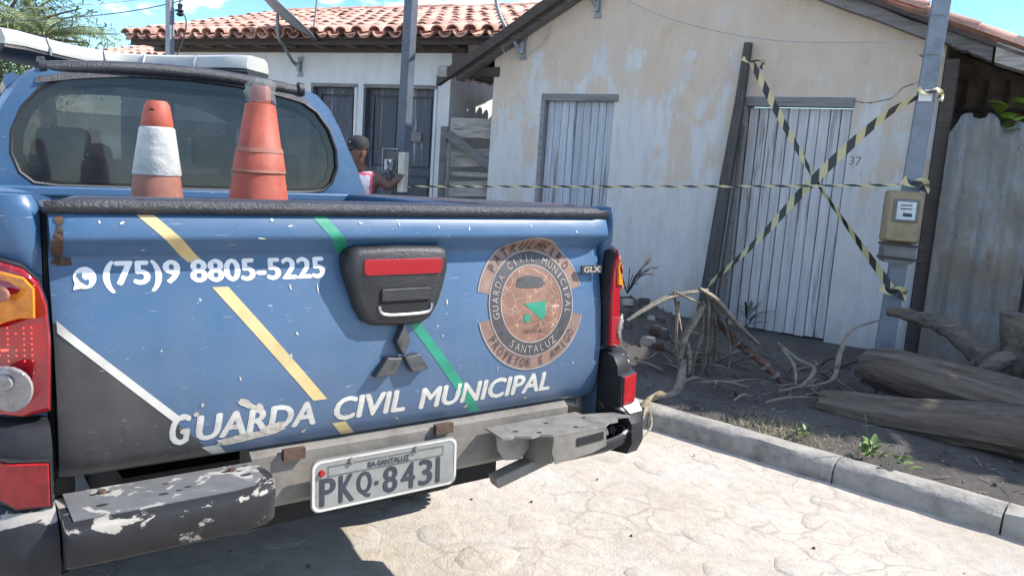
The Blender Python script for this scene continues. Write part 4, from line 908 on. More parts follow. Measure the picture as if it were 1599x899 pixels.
# insulator
MB().loft([[(.10+q*cos(2*pi*i/12), q*sin(2*pi*i/12), z) for i in range(12)] for z, q in ((2.77, .02), (2.79, .045), (2.81, .02), (2.83, .045), (2.85, .02), (2.90, .03))]).build('insulator', M_['black'], P3, smooth=40)
MB().bar((.0, 0, 2.83), (.10, 0, 2.83), .02, .02).build('insulator_arm', M_['galv'], P3)
MB().tube(cr([(.11, 0, 3.3), (.10, 0, 2.9), (.17, 0, 2.72), (.13, 0, 2.5), (.06, 0, 2.34)], 6), .008, 6).build('drop_cable', M_['wire'], P3, smooth=True)
def meter(loc, rz, label):
    m = tag(empty('meter_box', loc, rz), label, 'meter box', 'electricity meter boxes'); return m
M_['meter'] = plain('yellowed_plastic', (.27, .215, .125), .5, 0, .2, 8)
M_['metergrey'] = plain('grey_meter_plastic', (.14, .138, .132), .55, 0, .2, 8)
M_['dial'] = plain('meter_dial', (.52, .58, .62), .3)
m = meter((2.765, 5.80, .955), R(-12), 'yellowish electricity meter box with small window, strapped to the right-hand pole')
MB().loft([[(x*k, y, .30+(z-.30)*k+.0) for x, z in rrect(-.122, .122, .10, .475, .03)] for y, k in ((.06, 1), (-.03, 1), (-.06, .97), (-.085, .88))]).build('housing', M_['meter'], m, smooth=45)
wf = BX('window_frame', M_['metergrey'], m, -.085, .085, -.096, -.084, .255, .42, .006); BX('dial', M_['dial'], m, -.062, .062, -.100, -.0965, .275, .40)
b = MB()
for z in (.375, .35): b.box(-.04, .035, -.1012, -.1004, z-.004, z+.004)
b.box(-.02, .04, -.1012, -.1004, .295, .32); b.build('dial_print', M_['ink'], wf)
MB().loft([[(x*k, y, .0+(z)*1.0) for x, z in rrect(-.112, .112, -.04, .095, .03)] for y, k in ((.06, 1), (-.045, 1), (-.07, .93))]).build('lower_housing', M_['metergrey'], m, smooth=45)
for z in (.098, -.0): MB().bar((-.15, -.075, z), (.145, -.075, z-.01), .012, .018).build('strap', M_['black'], m)
MB().tube(cr([(.13, -.06, .0), (.155, -.05, -.05), (.15, -.04, -.22)], 5), .011, 6).build('cable', M_['black'], m, smooth=True)
m2 = meter((-1.15, 7.40, 1.12), R(-10), 'open grey-cream meter box with wires, on the pole in front of the white house')
BX('side_panel', plain('cream_panel', (.52, .50, .44), .6), m2, .055, .115, -.06, .07, .0, .36, .006); BX('back_plate', M_['metergrey'], m2, -.085, .055, .03, .05, .02, .36)
MB().tube([(-.095, -.06, .08), (-.095, -.06, .385), (.05, -.06, .385)], .005, 5).build('frame_rod', M_['steel'], m2)
BX('breaker', M_['vinyl_w'], m2, -.09, -.02, -.02, .028, .19, .29, .006)
rr = random.Random(3)
for i in range(7): MB().tube(cr([(rr.uniform(-.07, .03), -.02, rr.uniform(.2, .32)), (rr.uniform(-.09, .05), -.05, .15), (rr.uniform(-.02, .06), -.03, rr.uniform(-.02, .05))], 4), .005, 5).build('cable', M_['wire'] if i % 2 else M_['metergrey'], m2, smooth=True)
def wire(pts, r, mat, label, n=10, nm='overhead_wire', cat='wire', grp=None):
    return tag(MB().tube(cr(pts, n), r, 5).build(nm, mat, None, smooth=True), label, cat, grp)
wire([(-9.5, 9.9, 2.35), (-6.5, 9.4, 2.60), (-3.95, 9.2, 2.96), (-1.4, 8.6, 3.9)], .006, M_['wire'], 'dark overhead wire reaching the thin pole from the left', 8)
wire([(-9.5, 9.7, 2.50), (-6.5, 9.3, 2.73), (-4.6, 9.2, 2.92), (-3.95, 9.2, 3.10)], .0035, M_['wirepale'], 'fainter overhead wire above the darker one at the top left', 8)
wire([(.2, 7.9, 3.6), (.9, 7.5, 2.94), (1.9, 6.9, 2.60), (2.88, 5.99, 2.50)], .004, M_['wirepale'], 'thin pale cable sagging across the top of the gable to the pole', 8, 'service_cable', 'cable')
# ================================================================ satellite brackets and dishes
def hp(s, y, z): return HO+Matrix.Rotation(HA, 3, 'Z') @ Vector((s, y, z))
def qp(s, y, z): return QO+Matrix.Rotation(QA, 3, 'Z') @ Vector((s, y, z))
def foot(parent, w=.05, h=.19, y=-.004):
    b = MB(); b.prism([(-w, h), (w, h), (w*.8, h*.72), (w*.55, h*.6), (w*.55, -h*.6), (w*.8, -h*.72), (w, -h), (-w, -h), (-w*.8, -h*.72), (-w*.55, -h*.6), (-w*.55, h*.6), (-w*.8, h*.72)], y-.008, y, lambda p, a: (p[0], a, p[1]))
    b.box(-w*.4, w*.4, y-.05, y-.008, -h*.5, h*.5); b.build('wall_foot', M_['galv'], parent, bevel=.003)
def dish(name, loc, rz, arm, face, rad, label):
    d = tag(empty(name, loc, rz), label, 'satellite dish', 'satellite dishes'); foot(d, .045, .115)
    MB().tube(cr(arm, 6), .02, 8).build('arm', M_['galv'], d, smooth=True)
    if rad:
        top = Vector(arm[-1]); f = Vector(face).normalized(); q = f.to_track_quat('Z', 'Y').to_matrix(); n = 28; rg = []
        for k in range(5):
            r_ = rad*k/4+.002; rg.append([top+q @ Vector((r_*cos(2*pi*i/n), r_*sin(2*pi*i/n), .16*rad*(k/4)**2)) for i in range(n)])
        o = MB().loft(rg, cap=False).build('reflector', M_['galv'], d, smooth=True); sm = o.modifiers.new('thickness', 'SOLIDIFY'); sm.thickness = .008
        fd = top+q @ Vector((0, -rad*.9, .05)); fo = top+q @ Vector((0, -.1, rad*1.15))
        MB().tube([fd, fo], .010, 6).build('feed_arm', M_['galv'], d); MB().tube([fo, fo-f*.08], [.03, .02], 8).build('receiver', M_['barlens'], d)
    return d
iq = Matrix.Rotation(-QA, 3, 'Z')
cl = iq @ (Vector((-2.875, 9.450, 2.958))-qp(-2.10, 0, 2.45)); ml = iq @ (Vector((-2.870, 9.500, 2.712))-qp(-2.10, 0, 2.45))
d1 = dish('satellite_dish', qp(-2.10, 0, 2.45), QA, [(0, -.02, .0), (-.04, -.10, .05), ml*.75+Vector((0, 0, -.02)), ml, cl], iq @ Vector((.62, .10, .78)), .52, 'grey satellite dish seen edge-on, on a bent arm at the white house eave')
d2 = dish('satellite_dish', hp(-3.20, 0, 2.61), HA, [(-.02, -.03, -.05), (-.08, -.10, .08), (-.19, -.20, .30), (-.24, -.24, .55), (-.20, -.26, .78)], (-.3, -.2, .9), .36, 'grey satellite dish on a curved tube at the gable left end')
d3 = dish('satellite_dish', hp(-2.39, 0, 2.99), HA, [(.0, -.03, -.02), (-.05, -.12, .10), (-.12, -.22, .32), (-.12, -.24, .75)], (-.5, -.5, .7), .33, 'satellite dish bracket near the gable top, its dish above the picture')
MB().tube(cr([(-.16, -.15, .28), (-.19, -.12, .0), (-.10, -.06, -.09), (.06, -.04, -.06), (.28, -.03, .12), (.33, -.03, .45), (.52, -.03, .52)], 6), .0045, 5).build('coax_cable', M_['wirepale'], d2, smooth=True)
# ================================================================ leaning post and barrier tapes
po = tag(empty('leaning_post', hp(-.955, -.16, .1)), 'tall dark timber post leaning beside the taped white door', 'post')
MB().loft([[Vector(hp(s0+a*w_, y0+b_*.035, z))-po.location for a, b_ in ((-1, -1), (1, -1), (1, 1), (-1, 1))] for s0, y0, z, w_ in ((-1.00, -.20, .1, .065), (-.97, -.17, .6, .06), (-.945, -.13, 1.3, .05), (-.90, -.09, 2.1, .038), (-.885, -.07, 2.60, .03))]).build('post_shaft', M_['post'], po, bevel=.006)
MB().bar(Vector(hp(-.90, -.13, .12))-po.location, Vector(hp(-.845, -.05, 1.9))-po.location, .045, .03).build('post_batten', M_['greywood'], po)
def tape_mat():
    m = NM('barrier_tape'); uv = m.n('ShaderNodeUVMap'); s = m.sep(uv.outputs[0])
    k = m.math('FRACT', m.math('ADD', m.math('MULTIPLY', s[0], 5.6), m.math('MULTIPLY', s[1], .42)))
    c = m.mix(m.math('GREATER_THAN', k, .5), (.50, .43, .22), (.022, .022, .022)); m.color(c).set(Roughness=.4); return m.mat
M_['tape'] = tape_mat()
def ribbon(pts, width, twist, label, seed=0, n=14, ends=True):
    c = cr(pts, n); k = len(c); rr = random.Random(seed); vs, uv = [], []; Lg = 0
    for i, p in enumerate(c):
        if i: Lg += (p-c[i-1]).length
        d = (c[min(i+1, k-1)]-c[max(i-1, 0)]).normalized(); a = twist(i/(k-1)); u0 = d.cross(Vector((0, 0, 1))).normalized(); u1 = d.cross(u0)
        w = width(i/(k-1)) if callable(width) else width; e = u0*sin(a)+u1*cos(a); vs += [p+e*w/2, p-e*w/2]; uv += [(Lg, 0), (Lg, 1)]
    b = MB(); b.add(vs, [(2*i, 2*i+1, 2*i+3, 2*i+2) for i in range(k-1)])
    o = b.build('barrier_tape', M_['tape'], None, smooth=True, recalc=False); l = o.data.uv_layers.new(name='UVMap')
    for lp in o.data.loops: l.data[lp.index].uv = uv[lp.vertex_index]
    return tag(o, label, 'barrier tape', 'black and yellow barrier tapes')
ribbon([Vector((-1.060, 7.420, 1.173)), Vector((0.495, 6.950, 1.284)), Vector((1.833, 6.450, 1.387)), Vector((2.714, 5.800, 1.469))], .02, lambda t: .35+.25*sin(t*40), 'taut horizontal black and yellow tape running from pole to pole', 1, 30)
ribbon([Vector((1.815, 6.720, 2.388)), Vector((2.061, 6.520, 1.913)), Vector((2.313, 6.300, 1.452)), Vector((2.566, 6.080, 1.063)), Vector((2.790, 5.860, 0.718))], lambda t: .042+.014*sin(t*9), lambda t: .5*sin(t*7), 'diagonal barrier tape from the leaning post top down to the pole foot', 2, 14)
ribbon([Vector((2.878, 5.860, 2.139)), Vector((2.628, 6.000, 1.957)), Vector((2.275, 6.260, 1.475)), Vector((1.949, 6.500, 0.944)), Vector((1.646, 6.720, 0.533))], lambda t: .025+.055*math.exp(-((t-.5)/.28)**2), lambda t: .35*sin(t*6+1), 'wider diagonal barrier tape crossing from high on the pole down leftwards', 3, 14)
def knot(at, w, label, seed):
    rr = random.Random(seed); c0 = Vector(at); vs, fs, uv = [], [], []
    o = ribbon([c0+Vector((-.09, 0, .03)), c0+Vector((-.03, -.02, .0)), c0+Vector((.04, -.02, .025)), c0+Vector((.085, 0, .0)), c0+Vector((.06, -.03, -.05))], w, lambda t: sin(t*5), label, seed, 6); return o
knot((2.842, 5.840, 1.481), .065, 'short tape end knotted round the pole above the meter box', 5)
knot((2.789, 5.840, 0.692), .055, 'tape end wound round the pole below the meter box', 6)
knot((1.826, 6.700, 2.376), .035, 'tape end tied at the top of the leaning post', 7)
knot((2.871, 5.860, 2.125), .040, 'tape end wound high on the right pole over the white sticker', 8)
# ================================================================ zinc sheet fence, plant behind
def zinc():
    m = NM('weathered_zinc'); x, y, z = m.sep(); f = m.noise((9, 9, 2.5), 8, .7)
    c = m.ramp(f, (.28, (.11, .112, .118)), (.5, (.20, .208, .213)), (.72, (.30, .303, .30)))
    c = m.mix(m.ramp(m.math('ADD', m.noise((5, 5, 3), 8, .75), m.math('MULTIPLY', z, -.07)), (.36, 0), (.48, .8)), c, (.20, .165, .13)); c = m.mix(m.ramp(m.noise((13, 13, 6), 8, .8), (.58, 0), (.64, .8)), c, (.09, .085, .08)); m.color(c).set(Roughness=.6, Metallic=.25).bump(f, .6, .012); return m.mat
M_['zinc'] = zinc()
ZF = tag(empty('sheet_fence', hp(.70, -.12, 0), HA), 'weathered grey corrugated sheet standing upright right of the steel pole', 'fence')
def zs_(name, x0, x1, top, y0, seed):
    rr = random.Random(seed); nx = int((x1-x0)/.012); ph = rr.uniform(0, 9)
    o = MB().grid(lambda a, c: (x0+(x1-x0)*a, y0+.006*(1 if sin((x0+(x1-x0)*a)*40+ph) > .72 else 0)+.022*mn.noise(Vector((a*6, c*9, seed+4)))+.03*mn.noise(Vector((a*3, c*5, seed))), .02+(top(x0+(x1-x0)*a)-.02)*c), nx, 16).build(name, M_['zinc'], ZF, smooth=30)
    sm = o.modifiers.new('thickness', 'SOLIDIFY'); sm.thickness = .004
zs_('sheet', .04, .66, lambda x: 2.0+.05*mn.noise(Vector((x*9, 1, 2)))-.10*math.exp(-((x-.03)/.05)**2)-(.55*(x-.28)**1.3 if x > .28 else 0)+(.03 if int(x*11) % 2 else 0), 0, 1)
zs_('sheet', .69, 1.35, lambda x: 1.78-.08*abs(sin(x*4)), .05, 2)
BX('fence_stake', M_['timber'], ZF, .655, .70, .06, .10, 0, 1.7)
b = MB(); rr = random.Random(6)
for r_ in range(10):
    for c_ in range(4): pass
BK = tag(empty('brick_pile', hp(1.42, -.12, .1), HA), 'stack of reddish bricks at the right edge behind the stump', 'bricks')
for r_ in range(7):
    for c_ in range(3):
        BX('brick', M_['brick'] if 'brick' in M_ else M_.setdefault('brick', plain('red_brick', (.26, .11, .075), .9, 0, .25, 12, .4, 50, None, .4)), BK, c_*.2+(r_ % 2)*.09+.004, c_*.2+(r_ % 2)*.09+.192, -.22, -.13, r_*.075, r_*.075+.068, .004)
M_['leafsuntint'] = plain('sun_tinted_leaf', (.28, .42, .06), .45, 0, .25, 12); M_['stem'] = plain('green_stem', (.13, .16, .06), .7)  # leaf green brightened in place of sunlight that never reaches the plant
def leaf_mesh(b, base, d, up, L_, w, mi=0, droop=.25, fold=.12):
    d = Vector(d).normalized(); s_ = d.cross(Vector(up)).normalized(); n_ = s_.cross(d); P = []
    for t, q in ((0, .05), (.18, .7), (.42, 1), (.7, .78), (.9, .35), (1, 0)):
        c = Vector(base)+d*L_*t-Vector((0, 0, 1))*droop*L_*t*t; P += [c-s_*w*q/2+n_*fold*w*q, c, c+s_*w*q/2+n_*fold*w*q]
    b.add(P, [f for i in range(5) for f in ((3*i, 3*i+1, 3*i+4, 3*i+3), (3*i+1, 3*i+2, 3*i+5, 3*i+4))], mi)
PT = tag(empty('leafy_plant', hp(1.16, .10, .13)), 'leafy plant with sunlight painted into its bright green, showing above the corrugated sheet', 'plant')
rr = random.Random(12); 
for k in range(3): MB().tube([(0.05*k, 0, 0), (.03+.05*k, .02, 1.0), (.02-.06*k, .0, 1.85)], [.02, .016, .008], 6).build('stem', M_['stem'], PT, smooth=True)
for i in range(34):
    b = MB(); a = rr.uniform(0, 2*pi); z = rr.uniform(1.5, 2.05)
    leaf_mesh(b, (rr.uniform(-.12, .12), rr.uniform(-.1, .1), z), (cos(a), sin(a), rr.uniform(-.1, .6)), (0, 0, 1), rr.uniform(.14, .22), rr.uniform(.10, .16)); b.build('leaf', M_['leafsuntint'], PT, smooth=True, recalc=False)
# ================================================================ logs, driftwood, dried stalks
def bark(name, a, b_, str_=(3, 26, 26)):
    m = NM(name); g = m.noise(str_, 9, .72, .6); g2 = m.noise(tuple(x*.3 for x in str_), 5, .6)
    c = m.ramp(g, (.36, tuple(x*.18 for x in a)), (.45, a), (.66, b_)); c = m.mix(m.ramp(g2, (.4, 0), (.65, .6)), c, tuple(x*1.2 for x in b_)); m.color(c).set(Roughness=.92).bump(g, 1.0, .06); return m.mat
M_['log'] = bark('grey_brown_log', (.125, .092, .068), (.225, .185, .15), (2.6, 24, 24))
M_['drift'] = bark('driftwood', (.13, .095, .07), (.27, .235, .20), (4, 20, 20))
M_['dry'] = bark('dry_leaf', (.27, .225, .175), (.46, .395, .31), (6, 30, 30))
M_['drypale'] = bark('pale_dry_leaf', (.42, .33, .20), (.60, .50, .35), (6, 30, 30))
M_['rhizome'] = bark('red_rhizome', (.15, .08, .065), (.27, .17, .135), (5, 16, 16))
def log(name, a, b_, rads, label, seed, mat, n=40, flat=.9, grp='weathered logs', bend=.07, cat='log'):
    a, b_ = Vector(a), Vector(b_); d = b_-a; L_ = d.length; o = empty(name, a); tag(o, label, cat, grp)
    ax = d.normalized(); s_ = ax.cross(Vector((0, 0, 1))).normalized(); u_ = s_.cross(ax); k = 44; rg = []
    for i in range(k+1):
        t = i/k; r_ = rads[0]+(rads[1]-rads[0])*t; cc = ax*L_*t+u_*bend*sin(t*5+seed)*.4+s_*bend*sin(t*3+seed)
        ring_ = []
        for j in range(n):
            th = 2*pi*j/n; q = r_*(1+.16*mn.noise(Vector((cos(th)*1.4, sin(th)*1.4, t*2.4+seed)))+.13*mn.noise(Vector((cos(th)*5, sin(th)*5, t*2.2+seed)))-.10*max(0, .25-abs(mn.noise(Vector((cos(th)*3, sin(th)*3, t*1.2+seed+9)))))*4*.25)*(.8+.2*min(1, t*9+.35*mn.noise(Vector((cos(th)*3, sin(th)*3, seed)))+.3)); ring_.append(cc+s_*q*cos(th)+u_*q*flat*sin(th))
        rg.append(ring_)
    rg[0] = [p-ax*.07*(mn.noise(Vector((j*.9, seed, 0)))+.3) for j, p in enumerate(rg[0])]
    rot = ax.to_track_quat('X', 'Z').to_matrix().to_4x4(); inv = rot.inverted(); rg = [[inv @ p for p in r] for r in rg]; o.rotation_euler = rot.to_euler()
    MB().loft(rg).build('trunk', mat, o, smooth=50); return o
log('fallen_log', (2.42, 5.10, .27), (3.30, 3.25, .33), (.155, .19), 'upper thick weathered log lying from the pole foot to the right edge', 1, M_['log'])
log('fallen_log', (1.90, 4.66, .16), (3.05, 3.68, .22), (.10, .19), 'lower weathered log in front, its splintered tip nearer the kerb', 4, M_['log'], 40, .85)
o = log('driftwood_branch', (2.66, 5.58, .585), (2.95, 5.36, .54), (.035, .05), 'smooth bare driftwood limb reaching across the pole above the upper log', 2, M_['drift'], 14, 1, None, .012, 'branch'); bpy.data.objects.remove(o.children[0]); 
pts = cr([(2.66, 5.60, .59), (2.80, 5.50, .575), (2.95, 5.38, .535), (3.06, 5.22, .44), (3.16, 5.05, .33), (3.36, 4.85, .30)], 6); o.rotation_euler = (0, 0, 0); o.location = (0, 0, 0)
MB().tube([p for p in pts], [.034+.058*(i/(len(pts)-1))+.006*sin(i*1.7) for i in range(len(pts))], 12).build('limb', M_['drift'], o, smooth=50)
MB().tube([(2.656, 5.602, .591), (2.664, 5.597, .590)], .030, 12).build('cut_end', M_['drypale'], o)
o = tag(empty('tree_stump', (3.28, 4.95, .1)), 'gnarled root stump at the right edge above the logs', 'stump', None)
rr = random.Random(3)
b = MB(); rg = []
for i in range(9):
    t = i/8; rg.append([(.17*(1-.5*t)*(1+.3*mn.noise(Vector((cos(j*.42)*1.7, sin(j*.42)*1.7, t*3))))*cos(2*pi*j/18)-.14*t*t, .17*(1-.5*t)*(1+.3*mn.noise(Vector((cos(j*.42)*1.7, sin(j*.42)*1.7, t*3+5))))*sin(2*pi*j/18), .62*t) for j in range(18)])
b.loft(rg).build('stump', M_['drift'], o, smooth=60)
for a, L_ in ((2.5, .34), (3.4, .42), (4.3, .3), (5.2, .35)): MB().tube(cr([(0, 0, .35), (.6*L_*cos(a), .6*L_*sin(a), .32), (L_*cos(a), L_*sin(a), .12)], 5), [.07]+[.05]*8+[.02, .02], 8).build('root', M_['drift'], o, smooth=True)
# dried banana-like plant: stems, hanging dead leaves, red rhizome
DP = tag(empty('dried_plant', (1.30, 5.35, .1)), 'dead brown banana-like plant with hanging dry leaves beside the truck corner', 'plant')
DP.location = (0, 0, 0)
def dried(pts, nm='dead_leaf', mat='dry', w=.03, n=6, flat=.35):
    c = cr([Vector(q) for q in pts], n); k = len(c); rr = random.Random(int(pts[0][0]*1000)); 
    MB().tube(c, [max(.005, 1.15*w*(.55+.6*sin(pi*min(1, (i+1)/k))+rr.uniform(-.08, .08))) for i in range(k)], 8, flat=flat).build(nm, M_[mat], DP, smooth=60)
dried([(1.317, 5.350, 0.686), (1.075, 5.300, 0.634), (0.943, 5.250, 0.576), (0.775, 5.200, 0.466)], w=.030)
dried([(1.080, 5.300, 0.669), (1.133, 5.300, 0.471), (1.202, 5.300, 0.211), (1.180, 5.300, 0.084)], w=.030)
dried([(1.301, 5.330, 0.591), (1.240, 5.300, 0.479), (1.176, 5.250, 0.375), (1.146, 5.200, 0.231)], w=.030)
dried([(1.089, 5.300, 0.665), (1.183, 5.300, 0.628), (1.292, 5.330, 0.587)], w=.02)
dried([(1.332, 5.350, 0.630), (1.338, 5.330, 0.436), (1.332, 5.300, 0.220), (1.305, 5.280, 0.098)], w=.034)
dried([(1.373, 5.370, 0.607), (1.365, 5.350, 0.344), (1.369, 5.300, 0.111)], w=.022)
dried([(1.407, 5.400, 0.560), (1.430, 5.400, 0.428), (1.392, 5.350, 0.257), (1.362, 5.300, 0.133)], w=.016)
dried([(1.260, 5.350, 0.691), (1.390, 5.350, 0.612), (1.521, 5.300, 0.476), (1.671, 5.250, 0.352)], w=.055, flat=.3)
dried([(1.290, 5.330, 0.608), (1.296, 5.300, 0.395), (1.251, 5.250, 0.226), (1.236, 5.200, 0.097)], w=.032, flat=.25)
dried([(1.357, 5.360, 0.617), (1.407, 5.360, 0.390), (1.407, 5.300, 0.158)], w=.028, flat=.25)
dried([(1.121, 5.300, 0.602), (1.118, 5.270, 0.389), (1.146, 5.220, 0.183)], w=.024, flat=.25)
dried([(1.308, 5.350, 0.650), (1.441, 5.330, 0.487), (1.497, 5.300, 0.298), (1.488, 5.250, 0.176)], w=.026, flat=.25)
dried([(1.201, 5.250, 0.333), (1.213, 5.200, 0.236), (1.216, 5.200, 0.127)], w=.012)
dried([(1.172, 5.200, 0.224), (1.144, 5.100, 0.126), (1.094, 4.950, 0.079), (1.013, 4.800, 0.083), (0.890, 4.660, 0.100)], 'fallen_stem', 'dry', .026, 6, .8)
dried([(1.379, 5.400, 0.491), (1.491, 5.400, 0.396), (1.597, 5.350, 0.307), (1.722, 5.300, 0.224), (1.855, 5.200, 0.105)], 'rhizome', 'rhizome', .024, 6, .9)
for c in ((1.550, 5.350, 0.335), (1.644, 5.320, 0.272), (1.737, 5.270, 0.202), (1.795, 5.230, 0.154)):
    c = Vector(c); MB().tube([c+Vector((-.005, 0, .005)), c+Vector((.005, 0, -.005))], .037, 10).build('rhizome_ring', M_['dry'], DP, smooth=True)
dried([(1.883, 5.500, 0.324), (1.975, 5.350, 0.252), (2.061, 5.250, 0.216), (1.964, 5.150, 0.126), (1.852, 5.100, 0.106)], w=.012, flat=.6)
dried([(1.902, 5.450, 0.291), (1.940, 5.300, 0.217), (1.913, 5.150, 0.122)], w=.010, flat=.7)
dried([(1.966, 5.100, 0.131), (2.169, 5.200, 0.161), (2.281, 5.400, 0.306), (2.426, 5.600, 0.433), (2.677, 5.750, 0.490)], w=.014, flat=.6)
dried([(2.474, 5.250, 0.345), (2.378, 5.100, 0.254), (2.350, 4.950, 0.157)], w=.022, flat=.5)
rr = random.Random(55)
for i in range(30):      # tangle of loose dry roots and stalks on the soil in front of the taped door
    x, y = rr.uniform(1.15, 2.35), rr.uniform(4.85, 5.9); a = rr.uniform(-.9, .9)+rr.choice((0, pi)); L_ = rr.uniform(.18, .55); p = Vector((x, y, 0)); z = soil_z(p, (p-K0).dot(KN)); h = rr.uniform(.02, .14); k = rr.uniform(-.12, .12)
    c = cr([(x, y, z), (x+.35*L_*cos(a)-k*sin(a), y+.35*L_*sin(a)+k*cos(a), z+h), (x+.7*L_*cos(a)+k*sin(a), y+.7*L_*sin(a)-k*cos(a), z+h*.7), (x+L_*cos(a), y+L_*sin(a), z+.01)], 5); w_ = rr.uniform(.004, .012)
    MB().tube(c, [w_*(1-.045*j)*rr.uniform(.8, 1.15) for j in range(len(c))], 6, flat=rr.uniform(.4, 1)).build('loose_root', M_[rr.choice(('dry', 'dry', 'drift', 'timber'))], DP, smooth=60)
# leaf end folded over the kerb, catching the sun
FL = tag(empty('dry_leaf_end'), 'folded pale dry leaf tip sticking out past the truck bumper corner', 'leaf'); 
b = MB(); c = [Vector(q) for q in ((0.906, 4.550, 0.133), (0.820, 4.450, 0.157), (0.758, 4.300, 0.112), (0.703, 4.100, 0.012))]; c = cr(c, 5); k = len(c); vs = []
for i, p in enumerate(c):
    t = i/(k-1); w = .075*sin(pi*min(1, .15+.85*t))**.7*(1-t*.75)+.008; s_ = Vector((.85, .2, .35+.3*sin(t*5))).normalized(); vs += [p-s_*w, p+Vector((0, -.02, .02))*(1-t), p+s_*w]
b.add(vs, [f for i in range(k-1) for f in ((3*i, 3*i+1, 3*i+4, 3*i+3), (3*i+1, 3*i+2, 3*i+5, 3*i+4))]); o_ = b.build('leaf_blade', M_['drypale'], FL, smooth=True, recalc=False); sm = o_.modifiers.new('thickness', 'SOLIDIFY'); sm.thickness = .003
MB().tube(cr([Vector((0.814, 4.300, 0.116)), Vector((0.806, 4.200, 0.074)), Vector((0.757, 4.150, 0.026)), Vector((0.716, 4.100, 0.020))], 5), .005, 6).build('leaf_rib', M_['drypale'], FL, smooth=True)
# twigs and rubble
rr = random.Random(31); 
for i, (x, y, L_, a) in enumerate([(1.46, 5.05, .32, .1), (1.12, 4.95, .22, .6), (1.25, 5.0, .3, -.3), (1.55, 4.62, .34, .35), (1.35, 4.6, .2, .7), (1.72, 4.9, .26, .1), (1.30, 4.86, .18, 1.2), (1.2, 5.2, .22, 2.2), (1.95, 5.05, .3, .9), (1.05, 5.25, .25, 2.6)]):
    z = .135; t_ = tag(empty('twig', (x, y, z)), ['pale dry twig lying on the soil near the dead plant', 'thin dry stick on the shaded soil behind the kerb'][i % 2], 'twig', ['twigs near the dead plant', 'sticks behind the kerb'][i % 2])
    MB().tube(cr([(0, 0, 0), (.5*L_*cos(a), .5*L_*sin(a), .025), (L_*cos(a), L_*sin(a), rr.uniform(-.005, .03))], 5), [.007]*6+[.006, .005, .004, .003, .003], 6).build('stick', M_['dry'], t_, smooth=True)
for i in range(26):
    x, y = rr.uniform(.55, 1.35), rr.uniform(5.5, 6.6); s_ = rr.uniform(.03, .075); p = Vector((x, y, 0)); d_ = (p-K0).dot(KN)
    r_ = tag(empty('rubble_piece', (x, y, soil_z(p, d_)+s_*.3)), ['reddish broken brick lump in the dark rubble heap beside the truck', 'pale plaster lump in the dark rubble heap beside the truck', 'dark earth clod in the rubble heap beside the truck', 'dark earth clod in the rubble heap beside the truck'][i % 4], 'rubble', ['brick lumps in the rubble', 'plaster lumps in the rubble', 'clods in the rubble', 'clods in the rubble'][i % 4])
    b = MB(); q = [Vector((rr.uniform(.7, 1.2)*cos(2*pi*j/6), rr.uniform(.7, 1.2)*sin(2*pi*j/6)*.7, 0))*s_ for j in range(6)]; b.loft([[v+Vector((0, 0, -s_*.5)) for v in q], [v*rr.uniform(.75, 1)+Vector((0, 0, s_*.4)) for v in q]]); b.build('lump', [M_['rust'], M_['kerb'], M_['soil'], M_['soil']][i % 4], r_, bevel=.006)
SH = tag(empty('dry_shrub', (.98, 6.72, .42)), 'small dry twiggy shrub on the rubble heap against the wall', 'shrub')
for i in range(22):
    a = rr.uniform(0, 2*pi); e = rr.uniform(.1, .28); MB().tube(cr([(0, 0, 0), (e*.5*cos(a), e*.5*sin(a), e*.8), (e*cos(a), e*sin(a), e*rr.uniform(.8, 1.3))], 4), .004, 5).build('twig', M_['timber'], SH)
rr = random.Random(41); b = MB()     # fine litter: dry leaf strips, straw and chips on the soil
for i in range(1500):
    t_, d_ = rr.uniform(-3.2, 1.6), rr.uniform(.2, 2.3); p = kp(t_, d_, 0); z = soil_z(p, d_)+.004; a = rr.uniform(0, 2*pi); L_ = rr.uniform(.012, .10)*(1 if rr.random() < .3 else .5); w_ = rr.uniform(.0015, .006)
    dd_ = Vector((cos(a), sin(a), rr.uniform(-.1, .25))); s_ = Vector((-sin(a), cos(a), rr.uniform(-.4, .4)))*w_; q = p+Vector((0, 0, z)); b.add([q-s_, q+s_, q+dd_*L_+s_*.5, q+dd_*L_-s_*.5], [(0, 1, 2, 3)], rr.choice((0, 0, 1, 2)))
tag(b.build('ground_litter', [M_['dry'], M_['timber'], M_['soil']], None, recalc=False), 'scattered dry leaf bits and straw over the shaded soil behind the kerb', 'litter', None, 'stuff')
b = MB()
for i in range(420):
    t_, d_ = rr.uniform(-3.2, 1.6), rr.uniform(.18, 2.4); p = kp(t_, d_, 0); z = soil_z(p, d_); r_ = rr.uniform(.005, .022); q = [Vector((cos(2*pi*j/5+i)*rr.uniform(.7, 1.1), sin(2*pi*j/5+i)*rr.uniform(.7, 1.1), 0))*r_ for j in range(5)]
    b.loft([[p+v+Vector((0, 0, z-.004)) for v in q], [p+v*.6+Vector((0, 0, z+r_*.7)) for v in q]])
tag(b.build('soil_clods', M_['soil'], None), 'small clods and grit lying over the bare soil pavement', 'clods', None, 'stuff')
